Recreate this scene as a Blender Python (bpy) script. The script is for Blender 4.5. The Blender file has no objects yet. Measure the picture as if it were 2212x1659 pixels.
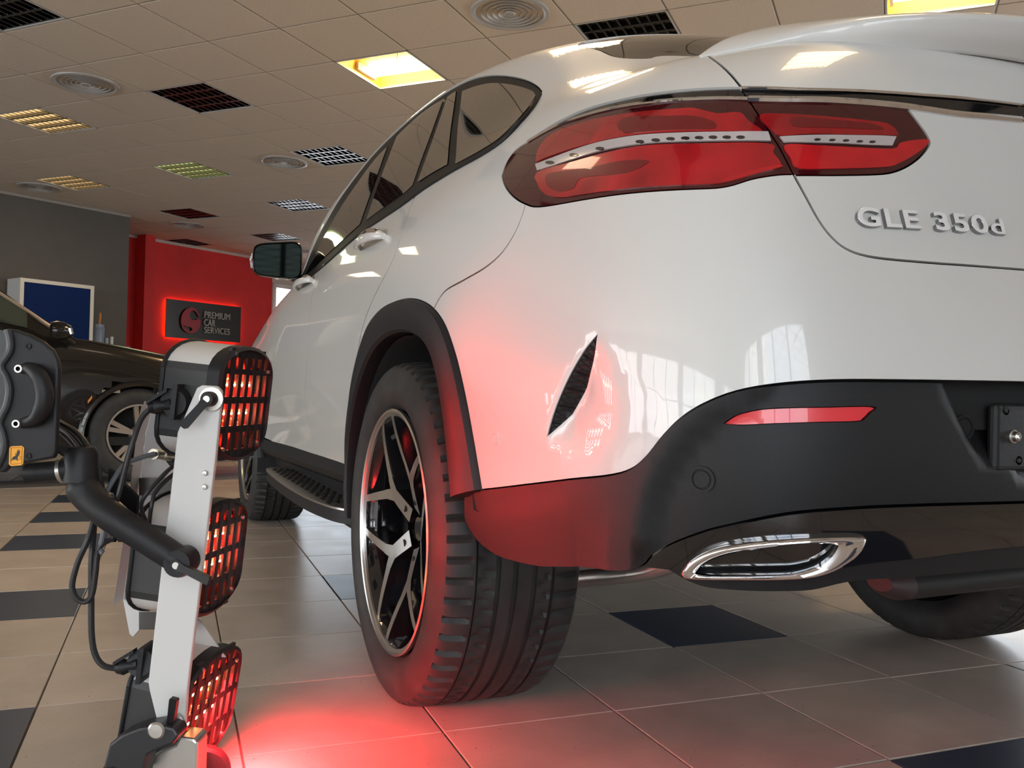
import bpy, bmesh, math, random
import numpy as np
from math import pi, sin, cos, radians
from mathutils import Vector, Matrix
from mathutils.bvhtree import BVHTree
from mathutils.geometry import delaunay_2d_cdt

random.seed(7)
SC = bpy.context.scene
COL = SC.collection

# ------------------------------------------------------------------ camera
EYE = np.array([-1.5333, -1.9657, 0.713])
YAW, PITCH, ROLL, FPX = 0.4121, 0.0116, 0.0251, 1883.0
_f = np.array([sin(YAW)*cos(PITCH), cos(YAW)*cos(PITCH), sin(PITCH)])
_r0 = np.array([cos(YAW), -sin(YAW), 0.0]); _u0 = np.cross(_r0, _f)
AX_R = cos(ROLL)*_r0 + sin(ROLL)*_u0
AX_U = -sin(ROLL)*_r0 + cos(ROLL)*_u0
AX_F = _f
cam_d = bpy.data.cameras.new('camera'); cam = bpy.data.objects.new('camera', cam_d); COL.objects.link(cam)
cam_d.sensor_fit = 'HORIZONTAL'; cam_d.sensor_width = 36.0; cam_d.lens = 36.0*FPX/2212.0
cam_d.clip_start = 0.05; cam_d.clip_end = 200
cam.matrix_world = Matrix(((AX_R[0], AX_U[0], -AX_F[0], EYE[0]), (AX_R[1], AX_U[1], -AX_F[1], EYE[1]),
                           (AX_R[2], AX_U[2], -AX_F[2], EYE[2]), (0, 0, 0, 1)))
SC.camera = cam

# ------------------------------------------------------------------ light set-up
w = bpy.data.worlds.new('overcast_sky'); SC.world = w; w.use_nodes = True
_n = w.node_tree.nodes; _l = w.node_tree.links
_bg = _n['Background']
_tc = _n.new('ShaderNodeTexCoord'); _nz = _n.new('ShaderNodeTexNoise'); _nz.inputs['Scale'].default_value = 2.2
_nz.inputs['Detail'].default_value = 5
_cr = _n.new('ShaderNodeValToRGB')
_cr.color_ramp.elements[0].position = .35; _cr.color_ramp.elements[0].color = (.62, .74, .88, 1)
_cr.color_ramp.elements[1].position = .62; _cr.color_ramp.elements[1].color = (1, 1, 1, 1)
_l.new(_tc.outputs['Generated'], _nz.inputs['Vector']); _l.new(_nz.outputs['Fac'], _cr.inputs['Fac'])
_l.new(_cr.outputs['Color'], _bg.inputs['Color'])
_bg.inputs['Strength'].default_value = 7.4
vs = SC.view_settings
vs.view_transform = 'Standard'; vs.look = 'None'; vs.gamma = 1.0; vs.exposure = 0.28
vs.use_curve_mapping = False

# ------------------------------------------------------------------ helpers: tagging and linking
def tag(o, label=None, cat=None, group=None, kind=None):
    if label: o['label'] = label
    if cat: o['category'] = cat
    if group: o['group'] = group
    if kind: o['kind'] = kind
    return o

def empty(name, loc=(0, 0, 0), rz=0, label=None, cat=None, group=None, kind=None, parent=None):
    o = bpy.data.objects.new(name, None); COL.objects.link(o)
    o.location = loc; o.rotation_euler = (0, 0, rz); o.empty_display_size = .1
    if parent: o.parent = parent
    return tag(o, label, cat, group, kind)

def link(name, me, m=None, parent=None, label=None):
    o = bpy.data.objects.new(name, me); COL.objects.link(o)
    if m is not None and not me.materials:
        for k in (m if isinstance(m, (list, tuple)) else [m]): me.materials.append(k)
    if parent is not None:
        o.parent = parent
        if PARENT_AT.get(parent.name) is not None: o.matrix_parent_inverse = PARENT_AT[parent.name]
    if label: o['label'] = label
    return o
PARENT_AT = {}
def world_parent(o):
    """children of o are modelled in world coordinates"""
    m = Matrix.Translation(o.location) @ o.rotation_euler.to_matrix().to_4x4()
    PARENT_AT[o.name] = m.inverted(); return o

def mesh(name, verts, faces, smooth=False, mats=None, fm=None, auto=None):
    me = bpy.data.meshes.new(name)
    me.from_pydata([tuple(map(float, v)) for v in verts], [], [tuple(int(i) for i in f) for f in faces])
    if mats:
        for k in mats: me.materials.append(k)
    if fm is not None: me.polygons.foreach_set('material_index', np.array(fm, 'i'))
    if smooth: me.polygons.foreach_set('use_smooth', np.ones(len(me.polygons), bool))
    me.update()
    if auto is not None:
        me.set_sharp_from_angle(angle=radians(auto))
    return me

class MB:
    """collects shapes into one mesh"""
    def __init__(s): s.v = []; s.f = []; s.m = []; s.k = 0
    def add(s, V, F):
        b = len(s.v); s.v += [tuple(map(float, p)) for p in V]; s.f += [tuple(int(i)+b for i in q) for q in F]; s.m += [s.k]*len(F); return s
    def box(s, a, b):
        x0, y0, z0 = a; x1, y1, z1 = b
        V = [(x0,y0,z0),(x1,y0,z0),(x1,y1,z0),(x0,y1,z0),(x0,y0,z1),(x1,y0,z1),(x1,y1,z1),(x0,y1,z1)]
        return s.add(V, [(0,3,2,1),(4,5,6,7),(0,1,5,4),(1,2,6,5),(2,3,7,6),(3,0,4,7)])
    def obox(s, c, ex, ey, ez):
        c, ex, ey, ez = map(np.array, (c, ex, ey, ez))
        V = [c+a*ex+b*ey+d*ez for d in (-1, 1) for a, b in ((-1,-1),(1,-1),(1,1),(-1,1))]
        return s.add(V, [(0,3,2,1),(4,5,6,7),(0,1,5,4),(1,2,6,5),(2,3,7,6),(3,0,4,7)])
    def prism(s, poly, d):
        """planar polygon (3D points) extruded by vector d"""
        n = len(poly); P = [np.array(p, float) for p in poly]; d = np.array(d, float)
        return s.add(P+[p+d for p in P], [tuple(range(n-1, -1, -1)), tuple(range(n, 2*n))]+[(i, (i+1) % n, n+(i+1) % n, n+i) for i in range(n)])
    def tube(s, pts, r, n=8, cap=True):
        P = np.array(pts, float); m = len(P)
        R = np.broadcast_to(np.array(r, float), (m,)) if np.ndim(r) == 0 or len(np.atleast_1d(r)) == m else r
        T = np.gradient(P, axis=0); T /= np.linalg.norm(T, axis=1)[:, None]+1e-12
        up = np.array([0, 0, 1.0]) if abs(T[0][2]) < .9 else np.array([1.0, 0, 0])
        a = np.cross(T[0], up); a /= np.linalg.norm(a); V = []
        for i in range(m):
            a = a-T[i]*(a@T[i]); a /= np.linalg.norm(a); b = np.cross(T[i], a)
            for k in range(n):
                t = 2*pi*k/n; V.append(P[i]+R[i]*(cos(t)*a+sin(t)*b))
        F = [(i*n+k, i*n+(k+1) % n, (i+1)*n+(k+1) % n, (i+1)*n+k) for i in range(m-1) for k in range(n)]
        if cap: F += [tuple(range(n-1, -1, -1)), tuple((m-1)*n+k for k in range(n))]
        return s.add(V, F)
    def cyl(s, a, b, r, n=20, r2=None):
        return s.tube([a, b], [r, r if r2 is None else r2], n)
    def lathe(s, c, axis, prof, n=32, a0=0, a1=2*pi):
        """prof: (radius, offset along axis)"""
        c = np.array(c, float); ax = np.array(axis, float); ax /= np.linalg.norm(ax)
        h = np.array([0, 0, 1.0]) if abs(ax[2]) < .9 else np.array([0, 1.0, 0])
        e = np.cross(ax, h); e /= np.linalg.norm(e); g = np.cross(ax, e); full = abs(a1-a0-2*pi) < 1e-6
        N = n if full else n+1; V = []
        for i in range(N):
            t = a0+(a1-a0)*i/n
            for r_, o_ in prof: V.append(c+ax*o_+r_*(cos(t)*e+sin(t)*g))
        m = len(prof); F = []
        for i in range(n):
            j = (i+1) % N
            for k in range(m-1): F.append((i*m+k, j*m+k, j*m+k+1, i*m+k+1))
        return s.add(V, F)
    def build(s, name, mat, parent=None, smooth=True, auto=35, label=None):
        me = mesh(name, s.v, s.f, smooth, fm=s.m if isinstance(mat, (list, tuple)) else None, auto=auto if smooth else None,
                  mats=mat if isinstance(mat, (list, tuple)) else None)
        return link(name, me, mat, parent, label)

def split_loose(me, name, m, parent, smooth=False, auto=None, mi=None, label=None):
    """one object per separate piece of a mesh"""
    bm = bmesh.new(); bm.from_mesh(me); bm.verts.ensure_lookup_table(); seen = set(); out = []
    bmesh.ops.remove_doubles(bm, verts=bm.verts, dist=1e-6); bm.verts.ensure_lookup_table(); bm.verts.index_update()
    for v0 in bm.verts:
        if v0.index in seen: continue
        st = [v0]; comp = []; seen.add(v0.index)
        while st:
            v = st.pop(); comp.append(v)
            for e in v.link_edges:
                w_ = e.other_vert(v)
                if w_.index not in seen: seen.add(w_.index); st.append(w_)
        ids = {v.index: k for k, v in enumerate(comp)}; fs = {f for v in comp for f in v.link_faces}
        if not fs: continue
        fl = sorted(fs, key=lambda f: f.index)
        q = mesh(name, [v.co for v in comp], [[ids[v.index] for v in f.verts] for f in fl], smooth, auto=auto)
        if isinstance(m, (list, tuple)):
            for k in m: q.materials.append(k)
            q.polygons.foreach_set('material_index', np.array([f.material_index for f in fl], 'i'))
        else: q.materials.append(m)
        out.append(link(name, q, None, parent, label))
    bm.free(); return out

def bevel(o, wd=.003, seg=2, ang=40):
    b = o.modifiers.new('bevel', 'BEVEL'); b.width = wd; b.segments = seg; b.limit_method = 'ANGLE'; b.angle_limit = radians(ang); return o

def catmull(P, n=6, closed=False):
    P = np.array(P, float); m = len(P); out = []
    rng = range(m if closed else m-1)
    for i in rng:
        g = lambda k: P[k % m] if closed else P[min(max(k, 0), m-1)]
        p0, p1, p2, p3 = g(i-1), g(i), g(i+1), g(i+2)
        for k in range(n):
            t = k/n
            out.append(.5*((2*p1)+(-p0+p2)*t+(2*p0-5*p1+4*p2-p3)*t*t+(-p0+3*p1-3*p2+p3)*t**3))
    if not closed: out.append(P[-1])
    return np.array(out)

# ------------------------------------------------------------------ materials
MATS = {}
def mat(name, col, rough=.5, metal=0, coat=0, spec=.5, emit=None, es=0, noise=None, bump=None, trans=0, coat_r=.03):
    if name in MATS: return MATS[name]
    m = bpy.data.materials.new(name); m.use_nodes = True; MATS[name] = m
    N = m.node_tree.nodes; L = m.node_tree.links; b = N['Principled BSDF']
    b.inputs['Base Color'].default_value = (*col, 1); b.inputs['Roughness'].default_value = rough
    b.inputs['Metallic'].default_value = metal; b.inputs['Coat Weight'].default_value = coat
    b.inputs['Coat Roughness'].default_value = coat_r; b.inputs['Specular IOR Level'].default_value = spec
    b.inputs['Transmission Weight'].default_value = trans
    if emit: b.inputs['Emission Color'].default_value = (*emit, 1); b.inputs['Emission Strength'].default_value = es
    tc = None
    if noise or bump:
        tc = N.new('ShaderNodeTexCoord')
    if noise:   # (scale, amount)
        t = N.new('ShaderNodeTexNoise'); t.inputs['Scale'].default_value = noise[0]; t.inputs['Detail'].default_value = 6
        L.new(tc.outputs['Object'], t.inputs['Vector'])
        r = N.new('ShaderNodeValToRGB'); r.color_ramp.elements[0].position = .3; r.color_ramp.elements[1].position = .7
        k = noise[1]; r.color_ramp.elements[0].color = (*[max(0, c*(1-k)) for c in col], 1)
        r.color_ramp.elements[1].color = (*[min(1, c*(1+k)) for c in col], 1)
        L.new(t.outputs['Fac'], r.inputs['Fac']); L.new(r.outputs['Color'], b.inputs['Base Color'])
    if bump:    # (scale, strength)
        t = N.new('ShaderNodeTexNoise'); t.inputs['Scale'].default_value = bump[0]; t.inputs['Detail'].default_value = 3
        L.new(tc.outputs['Object'], t.inputs['Vector'])
        q = N.new('ShaderNodeBump'); q.inputs['Strength'].default_value = bump[1]; q.inputs['Distance'].default_value = .002
        L.new(t.outputs['Fac'], q.inputs['Height']); L.new(q.outputs['Normal'], b.inputs['Normal'])
    return m

M_WHITE = mat('white_car_paint', (.575, .568, .545), .34, 0, .75, .35)
M_CLAD = mat('grained_black_plastic', (.011, .011, .012), .50, 0, 0, .32, bump=(900, .25))
M_GLOSSBK = mat('gloss_black_trim', (.004, .004, .005), .06, 0, 1.0, .6)
M_RUBBER = mat('tyre_rubber', (.022, .021, .020), .62, 0, 0, .45, noise=(18, .35))
M_DARK = mat('black_underbody', (.006, .006, .006), .9)
M_SEAL = mat('black_seal', (.007, .007, .007), .45, spec=.25)
M_BADGE = mat('chrome_lit_front', (.86, .86, .87), .22, .25, .6)  # badge fronts: bright reflection put into the colour
M_BADGES = mat('chrome_shaded_side', (.30, .30, .31), .12, 1.0)  # badge sides: same chrome, dark reflection put into the colour
M_CHROME = mat('chrome', (.92, .92, .94), .05, 1.0)
M_ALU = mat('machined_aluminium', (.62, .60, .58), .28, 1.0)
M_GLASS = mat('privacy_glass', (.010, .009, .008), .03, 0, 1.0, .6)
M_LDARK = mat('deep_red_lens', (.13, .001, .003), .3, 0, 1.0, .5)  # darker red for the patches inside the lens
M_LBASE = mat('dark_red_lens', (.045, .002, .004), .08, 0, 1.0, .5)
M_LRED = mat('red_lens', (.30, .003, .007), .25, 0, 1.0, .5, noise=(9, .45))
M_LRED2 = mat('bright_red_lens', (.42, .006, .010), .22, 0, 1.0, .5, noise=(7, .35))
M_LCLEAR = mat('clear_lamp_strip', (.55, .50, .50), .15, .3, 1.0)
M_REFL = mat('red_reflector', (.70, .03, .04), .3, 0, .6)
# ------------------------------------------------------------------ the showroom
HC = 3.043
def tile_mat(name, col, rough, spots=True, bumpk=0):
    m = mat(name, col, rough, 0, .0, .5); N = m.node_tree.nodes; L = m.node_tree.links; b = N['Principled BSDF']
    tc = N.new('ShaderNodeTexCoord'); geo = N.new('ShaderNodeObjectInfo')
    n1 = N.new('ShaderNodeTexNoise'); n1.inputs['Scale'].default_value = 5; n1.inputs['Detail'].default_value = 8; n1.inputs['Roughness'].default_value = .65
    L.new(tc.outputs['Object'], n1.inputs['Vector'])
    r = N.new('ShaderNodeValToRGB'); r.color_ramp.elements[0].position = .3; r.color_ramp.elements[1].position = .72
    r.color_ramp.elements[0].color = (*[c*.82 for c in col], 1); r.color_ramp.elements[1].color = (*[min(1, c*1.12) for c in col], 1)
    L.new(n1.outputs['Fac'], r.inputs['Fac'])
    hsv = N.new('ShaderNodeHueSaturation'); L.new(r.outputs['Color'], hsv.inputs['Color'])
    mr = N.new('ShaderNodeMapRange'); mr.inputs['To Min'].default_value = .92; mr.inputs['To Max'].default_value = 1.07
    L.new(geo.outputs['Random'], mr.inputs['Value']); L.new(mr.outputs['Result'], hsv.inputs['Value'])
    out = hsv.outputs['Color']
    if spots:
        v = N.new('ShaderNodeTexNoise'); v.inputs['Scale'].default_value = 95; v.inputs['Detail'].default_value = 1
        L.new(tc.outputs['Object'], v.inputs['Vector'])
        q = N.new('ShaderNodeValToRGB'); q.color_ramp.elements[0].position = .215; q.color_ramp.elements[1].position = .245
        q.color_ramp.elements[0].color = (1, 1, 1, 1); q.color_ramp.elements[1].color = (0, 0, 0, 1)
        L.new(v.outputs['Fac'], q.inputs['Fac'])
        mx = N.new('ShaderNodeMix'); mx.data_type = 'RGBA'; L.new(q.outputs['Color'], mx.inputs[0]); L.new(out, mx.inputs[6]); mx.inputs[7].default_value = (.09, .07, .055, 1)
        out = mx.outputs[2]
    L.new(out, b.inputs['Base Color'])
    rr = N.new('ShaderNodeMapRange'); rr.inputs['To Min'].default_value = rough*.75; rr.inputs['To Max'].default_value = min(1, rough*1.35)
    L.new(n1.outputs['Fac'], rr.inputs['Value']); L.new(rr.outputs['Result'], b.inputs['Roughness'])
    return m
M_TILE = tile_mat('beige_floor_tile', (.48, .41, .35), .30)
M_TILED = tile_mat('slate_blue_floor_tile', (.045, .060, .095), .30, False)
M_TILER = tile_mat('maroon_floor_tile', (.23, .04, .055), .32, False)
M_GROUT = mat('grout', (.16, .125, .10), .9)
M_CEIL = mat('mineral_ceiling_tile', (.56, .475, .385), .95, noise=(60, .05), bump=(140, .3))
M_TBAR = mat('ceiling_grid_bar', (.26, .22, .18), .7)
M_GREY = mat('grey_wall_paint', (.105, .093, .083), .85, noise=(3, .05)); M_RED = mat('red_wall_paint', (.70, .035, .035), .75, noise=(2.5, .08))
M_WTRIM = mat('pale_trim', (.62, .55, .50), .6); M_PLAST = mat('plain_wall_plaster', (.55, .52, .47), .9)
def in_view(P, mx=60):
    d = np.array(P)-EYE; z = d@AX_F
    if z < .3: return False
    x = 1106+FPX*(d@AX_R)/z; y = 829.5-FPX*(d@AX_U)/z
    return -mx < x < 2212+mx and -mx < y < 1659+mx
# floor
XL, XR, YB, YF = -10.5, 9.5, -5.2, 18.0
fl = MB().add([(XL, YB, -.006), (XR, YB, -.006), (XR, YF, -.006), (XL, YF, -.006), (XL, YB, -.12), (XR, YB, -.12), (XR, YF, -.12), (XL, YF, -.12)],
              [(0, 1, 2, 3), (7, 6, 5, 4), (0, 4, 5, 1), (1, 5, 6, 2), (2, 6, 7, 3), (3, 7, 4, 0)]).build('floor', M_GROUT, smooth=False); tag(fl, kind='structure')
TS, TT, TO = .40459, -.0422, np.array([-1.7032, .2093])
def tp(i, j): X, Y = i*TS, j*TS; return (TO[0]+X*cos(TT)-Y*sin(TT), TO[1]+X*sin(TT)+Y*cos(TT))
tm = mesh('floor_tile', *(lambda g, c, a: ([(-a,-a,-.006),(a,-a,-.006),(a,a,-.006),(-a,a,-.006),(-a,-a,-c),(a,-a,-c),(a,a,-c),(-a,a,-c),(-a+c,-a+c,0),(a-c,-a+c,0),(a-c,a-c,0),(-a+c,a-c,0)],
     [(8,9,10,11)]+[(4+k, 4+(k+1) % 4, 8+(k+1) % 4, 8+k) for k in range(4)]+[(k, (k+1) % 4, 4+(k+1) % 4, 4+k) for k in range(4)]))(0, .0012, TS/2-.0022))
tmd = tm.copy(); tmr = tm.copy(); tm.materials.append(M_TILE); tmd.materials.append(M_TILED); tmr.materials.append(M_TILER)
DARK = {(4,0),(2,2),(-1,-1),(-1,2),(-1,5),(-1,7),(-1,9),(-1,12),(-1,14),(0,12),(4,-3),(6,3),(8,0),(8,-3)}; MAR = {(1,7),(0,7),(1,8) if 0 else (1,7)}
cells = []
for i in range(-24, 29):
    for j in range(-15, 46):
        c = np.array([*tp(i+.5, j+.5), 0]);
        if not (XL+.25 < c[0] < XR-.25 and YB+.25 < c[1] < YF-.25): continue
        cells.append((np.linalg.norm(c-EYE), i, j, in_view(c, 200)))
vis = sorted(c for c in cells if c[3])[:290]; vk = {(c[1], c[2]) for c in vis}
for _, i, j, _v in vis:
    o = bpy.data.objects.new('floor_tile', tmd if (i, j) in DARK else tmr if (i, j) in MAR else tm); COL.objects.link(o); o.parent = fl
    x, y = tp(i+.5, j+.5); o.location = (x, y, random.uniform(-.0004, .0002)); o.rotation_euler = (0, 0, TT+(pi/2)*random.randint(0, 3))
rest = MB(); a_ = TS/2-.0022
for _, i, j, _v in cells:
    if (i, j) in vk: continue
    P = [tp(i+.5+s, j+.5+t) for s, t in ((-.4945,-.4945),(.4945,-.4945),(.4945,.4945),(-.4945,.4945))]
    rest.k = 1 if (i, j) in DARK or (i % 4 == 3 and j % 5 == 0) else 0
    rest.add([(*p, 0) for p in P], [(0, 1, 2, 3)])
rest.build('floor_tile', [M_TILE, M_TILED], fl, smooth=False)['kind'] = 'stuff'
# ceiling: grid of 60 cm tiles turned about 43 degrees to the cars
CTH, CO = .746, np.array([-2.376, 4.73])
def cp(a, b): X, Y = .6*a, -.6*b; return (CO[0]+X*cos(CTH)-Y*sin(CTH), CO[1]+X*sin(CTH)+Y*cos(CTH))
ce = MB().box((XL, YB, HC+.10), (XR, YF, HC+.25)).build('ceiling', M_TBAR, smooth=False); tag(ce, kind='structure')
LAMPS = {}
for a in range(-25, 26, 3):
    for b in range(-30, 31, 3): LAMPS[(a+1 if 0 else a-1+0, b)] = 'off'
LAMPS = {(2+3*k, 3*m): 'off' for k in range(-6, 7) for m in range(-9, 9)}
for k_, s_ in {(2,3):'open', (2,9):'open', (2,-3):'warm', (5,-6):'warm', (5,-3):'green', (-1,-3):'warm', (-1,6):'warm', (2,-6):'warm', (-4,3):'warm', (-1,-9):'warm', (-4,-3):'warm', (-1,3):'off', (-4,9):'warm', (5,6):'warm'}.items(): LAMPS[k_] = s_  # warm ones outside the view are lit to add reflections and fill
def has_fitting(a, b):
    c = np.array([*cp(a+.5, b+.5), HC])
    if not (XL+.4 < c[0] < XR-.4 and YB+.4 < c[1] < YF-.4): return False
    if (a, b) in SEEN: return True
    return c[1] < 12.5 and (np.linalg.norm(c[:2]-EYE[:2]) < 6.5 or (in_view(c, 80) and np.linalg.norm(c[:2]) < 11))
SEEN = {(2,3),(2,9),(2,0),(-1,0),(2,6),(2,-3),(5,-6),(5,-3),(5,0),(8,-3),(8,-6),(11,-6),(11,-9)}
LAMPS = {k: v for k, v in LAMPS.items() if has_fitting(*k)}
VENTS = {(1,-1),(5,-1),(5,-7),(9,-7),(1,5),(13,-7),(9,-1),(1,11),(-3,-1),(-3,5)}
cells = []
for a in range(-30, 32):
    for b in range(-34, 30):
        c = np.array([*cp(a+.5, b+.5), HC])
        if not (XL+.3 < c[0] < XR-.3 and YB+.3 < c[1] < YF-.3): continue
        if (a, b) in LAMPS: continue
        cells.append((np.linalg.norm(c-EYE), a, b, in_view(c, 120)))
vis = sorted(c for c in cells if c[3])[:285]; vk = {(c[1], c[2]) for c in vis}; h_ = .2945
ctm = mesh('ceiling_tile', [(-h_,-h_,.012),(h_,-h_,.012),(h_,h_,.012),(-h_,h_,.012),(-h_,-h_,.003),(h_,-h_,.003),(h_,h_,.003),(-h_,h_,.003),(-h_+.004,-h_+.004,0),(h_-.004,-h_+.004,0),(h_-.004,h_-.004,0),(-h_+.004,h_-.004,0)],
     [(11,10,9,8),(0,1,2,3)]+[(8+k, 8+(k+1) % 4, 4+(k+1) % 4, 4+k) for k in range(4)]+[(4+k, 4+(k+1) % 4, (k+1) % 4, k) for k in range(4)]); ctm.materials.append(M_CEIL)
for _, a, b, _v in vis:
    o = bpy.data.objects.new('ceiling_tile', ctm); COL.objects.link(o); o.parent = ce; o.location = (*cp(a+.5, b+.5), HC); o.rotation_euler = (0, 0, CTH)
rest = MB()
for _, a, b, _v in cells:
    if (a, b) in vk: continue
    P = [cp(a+.5+s, b+.5+t) for s, t in ((-.49,-.49),(.49,-.49),(.49,.49),(-.49,.49))]; rest.add([(*p, HC) for p in P], [(0, 1, 2, 3)])
rest.build('ceiling_tile', M_CEIL, ce, smooth=False)['kind'] = 'stuff'
gb = MB()   # grid bars above the joints, one mesh
for a in range(-30, 32):
    P, Q = np.array(cp(a, -34)), np.array(cp(a, 30)); gb.obox((*((P+Q)/2), HC+.009), (*((Q-P)/2), 0), (.012*cos(CTH), .012*sin(CTH), 0), (0, 0, .004))
for b in range(-34, 31):
    P, Q = np.array(cp(-30, b)), np.array(cp(31, b)); gb.obox((*((P+Q)/2), HC+.0095), (*((Q-P)/2), 0), (-.012*sin(CTH), .012*cos(CTH), 0), (0, 0, .004))
for b_ in [gb]:
    v = np.array(gb.v); v[:, 0] = np.clip(v[:, 0], XL+.01, XR-.01); v[:, 1] = np.clip(v[:, 1], YB+.01, YF-.01)
gb.v = [p for p in gb.v]
g_ = gb.build('ceiling_grid', M_TBAR, ce, smooth=False); g_['kind'] = 'stuff'
# walls
def wall(name, p, q, z0, z1, m, th=.15, kind='structure', side=1):
    p, q = np.array(p, float), np.array(q, float); d = q-p; n = np.array([-d[1], d[0]]); n /= np.linalg.norm(n); n *= th*side
    o = MB().add([(*p, z0), (*q, z0), (*(q+n), z0), (*(p+n), z0), (*p, z1), (*q, z1), (*(q+n), z1), (*(p+n), z1)], [(0,3,2,1),(4,5,6,7),(0,1,5,4),(1,2,6,5),(2,3,7,6),(3,0,4,7)]).build(name, m, smooth=False)
    return tag(o, kind=kind) if kind else o
gd = np.array([-.868, -.497]); gp = np.array([-1.61, 11.14])
GN = np.array([.497, -.868])       # normals of the grey and red walls, towards the hall
wall('wall_left', (-9.6, 6.57), gp, 0, HC+.1, M_GREY, 1.4)
rd = np.array([.847, .531]); rp = np.array([-1.48, 12.9]); RN = np.array([.531, -.847])
wall('wall_front', rp-rd*1.2, rp+rd*2.66, 0, HC+.1, M_RED, .2)
wall('wall_right', (XR, YF), (XR, YB), 0, .12, M_PLAST, .15, side=1); wall('wall_right', (XR, YF), (XR, YB), 2.7, HC+.1, M_PLAST, .15, side=1)
wall('wall_far', rp+rd*5.4, (XR, 16.9), 0, HC+.1, M_PLAST, .15)
cl = wall('trim_1', rp-rd*.05+RN*.26, rp+rd*.12+RN*.26, 0, HC, M_RED, .25)    # red pilaster at the corner
wall('trim_2', rp-rd*.3+RN*.03, rp+rd*2.66+RN*.03, HC-.045, HC-.002, M_WTRIM, .03)
wall('trim_3', gp+gd*9+GN*.03, gp+GN*.03, HC-.035, HC-.002, mat('trim_grey', (.30, .27, .24), .6), .03)
# window beyond the red wall
M_WIN = mat('white_window_frame', (.75, .74, .72), .4)
def glass_pane_mat():
    m = bpy.data.materials.new('window_pane_glass'); m.use_nodes = True; N = m.node_tree.nodes; L = m.node_tree.links; N.clear()
    o = N.new('ShaderNodeOutputMaterial'); t = N.new('ShaderNodeBsdfTransparent'); g = N.new('ShaderNodeBsdfGlossy'); g.inputs['Roughness'].default_value = .01
    f = N.new('ShaderNodeFresnel'); f.inputs['IOR'].default_value = 1.3; x = N.new('ShaderNodeMixShader'); t.inputs['Color'].default_value = (.95, .95, .94, 1)
    L.new(f.outputs[0], x.inputs[0]); L.new(t.outputs[0], x.inputs[1]); L.new(g.outputs[0], x.inputs[2]); L.new(x.outputs[0], o.inputs[0]); return m
M_PANE = glass_pane_mat()
def window(name, p, q, z0, z1, nx, nz=1, fr=.05, th=.07, pane=True, portal=True, inward=None):
    p, q = np.array(p, float), np.array(q, float); d = q-p; L_ = np.linalg.norm(d); d /= L_; n = np.array([-d[1], d[0]])
    if inward is not None and n@np.array(inward) < 0: n = -n
    e = empty(name, (*((p+q)/2), z0), kind='structure'); world_parent(e)
    bpy.context.view_layer.update()
    def bar(s0, s1, a0, a1, nm='frame_bar'):
        c = p+d*(s0+s1)/2; MB().obox((*c, (a0+a1)/2), (*(d*(s1-s0)/2), 0), (*(n*th/2), 0), (0, 0, (a1-a0)/2)).build(nm, M_WIN, e, smooth=False)
    for k in range(nx+1):
        s = L_*k/nx; s = min(max(s, fr/2), L_-fr/2); bar(s-fr/2, s+fr/2, z0, z1, 'mullion')
    for k in range(nz+1):
        z = z0+(z1-z0)*k/nz; z = min(max(z, z0+fr/2), z1-fr/2); bar(0, L_, z-fr/2, z+fr/2, 'transom')
    if pane:
        for k in range(nx):
            for l in range(nz):
                a, b = p+d*L_*k/nx, p+d*L_*(k+1)/nx; za, zb = z0+(z1-z0)*l/nz, z0+(z1-z0)*(l+1)/nz
                MB().add([(*a, za), (*b, za), (*b, zb), (*a, zb)], [(0, 1, 2, 3)]).build('pane', M_PANE, e, smooth=False)
    if portal:
        ld = bpy.data.lights.new('window_portal', 'AREA'); ld.shape = 'RECTANGLE'; ld.size = L_; ld.size_y = z1-z0; ld.cycles.is_portal = True
        lo = bpy.data.objects.new('window_portal', ld); COL.objects.link(lo); c = (p+q)/2+n*.05
        lo.location = (*c, (z0+z1)/2); lo.rotation_euler = Vector((*n, 0)).to_track_quat('-Z', 'Y').to_euler()
window('window_1', rp+rd*2.66, rp+rd*5.4, .25, 2.62, 4, 2, .07, inward=RN)
wall('wall_front', rp+rd*2.66, rp+rd*5.4, 2.62, HC+.1, M_WTRIM, .15); wall('wall_front', rp+rd*2.66, rp+rd*5.4, 0, .25, M_WTRIM, .15)
bb_ = MB().obox((*(rp+rd*3.35+RN*.3), 2.02), (*(rd*.75), 0), (*(RN*.05), 0), (0, 0, .10)).build('hanging_board', mat('brown_board', (.28, .12, .09), .7), smooth=False)
tag(bb_, 'brown board across the window behind the mirror of the white car', 'board'); bevel(bb_, .01)
wall('wall_end', (XL, YB), (XL, 8), 0, .12, M_PLAST, .15, side=1); wall('wall_end', (XL, YB), (XL, 8), 2.7, HC+.1, M_PLAST, .15, side=1)
for k_, (a_w, b_w) in enumerate(((-4.8, -1.2), (-.8, 2.8), (3.2, 6.6))):  # unseen left windows, added for daylight on the car's flank and the floor
    window('window_%d' % (k_+8), (XL-.08, a_w), (XL-.08, b_w), .12, 2.7, 3, 2, .06, inward=(1, 0))
for a_w, b_w in ((YB, -4.8), (-1.2, -.8), (2.8, 3.2), (6.6, 8.0)): wall('wall_end', (XL, a_w), (XL, b_w), .12, 2.7, M_PLAST, .15, side=1)
for a_w, b_w in ((YB, -4.8), (-1.2, -.8), (3.2, 3.6), (7.2, YF)): wall('wall_right', (XR, b_w), (XR, a_w), .12, 2.7, M_PLAST, .15, side=1)
for k_, (a_w, b_w) in enumerate(((-4.8, -1.2), (-.8, 3.2), (3.6, 7.2))):  # unseen right windows, added for more daylight in the hall
    window('window_%d' % (k_+11), (XR+.08, a_w), (XR+.08, b_w), .12, 2.7, 3, 2, .06, inward=(-1, 0))
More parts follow.
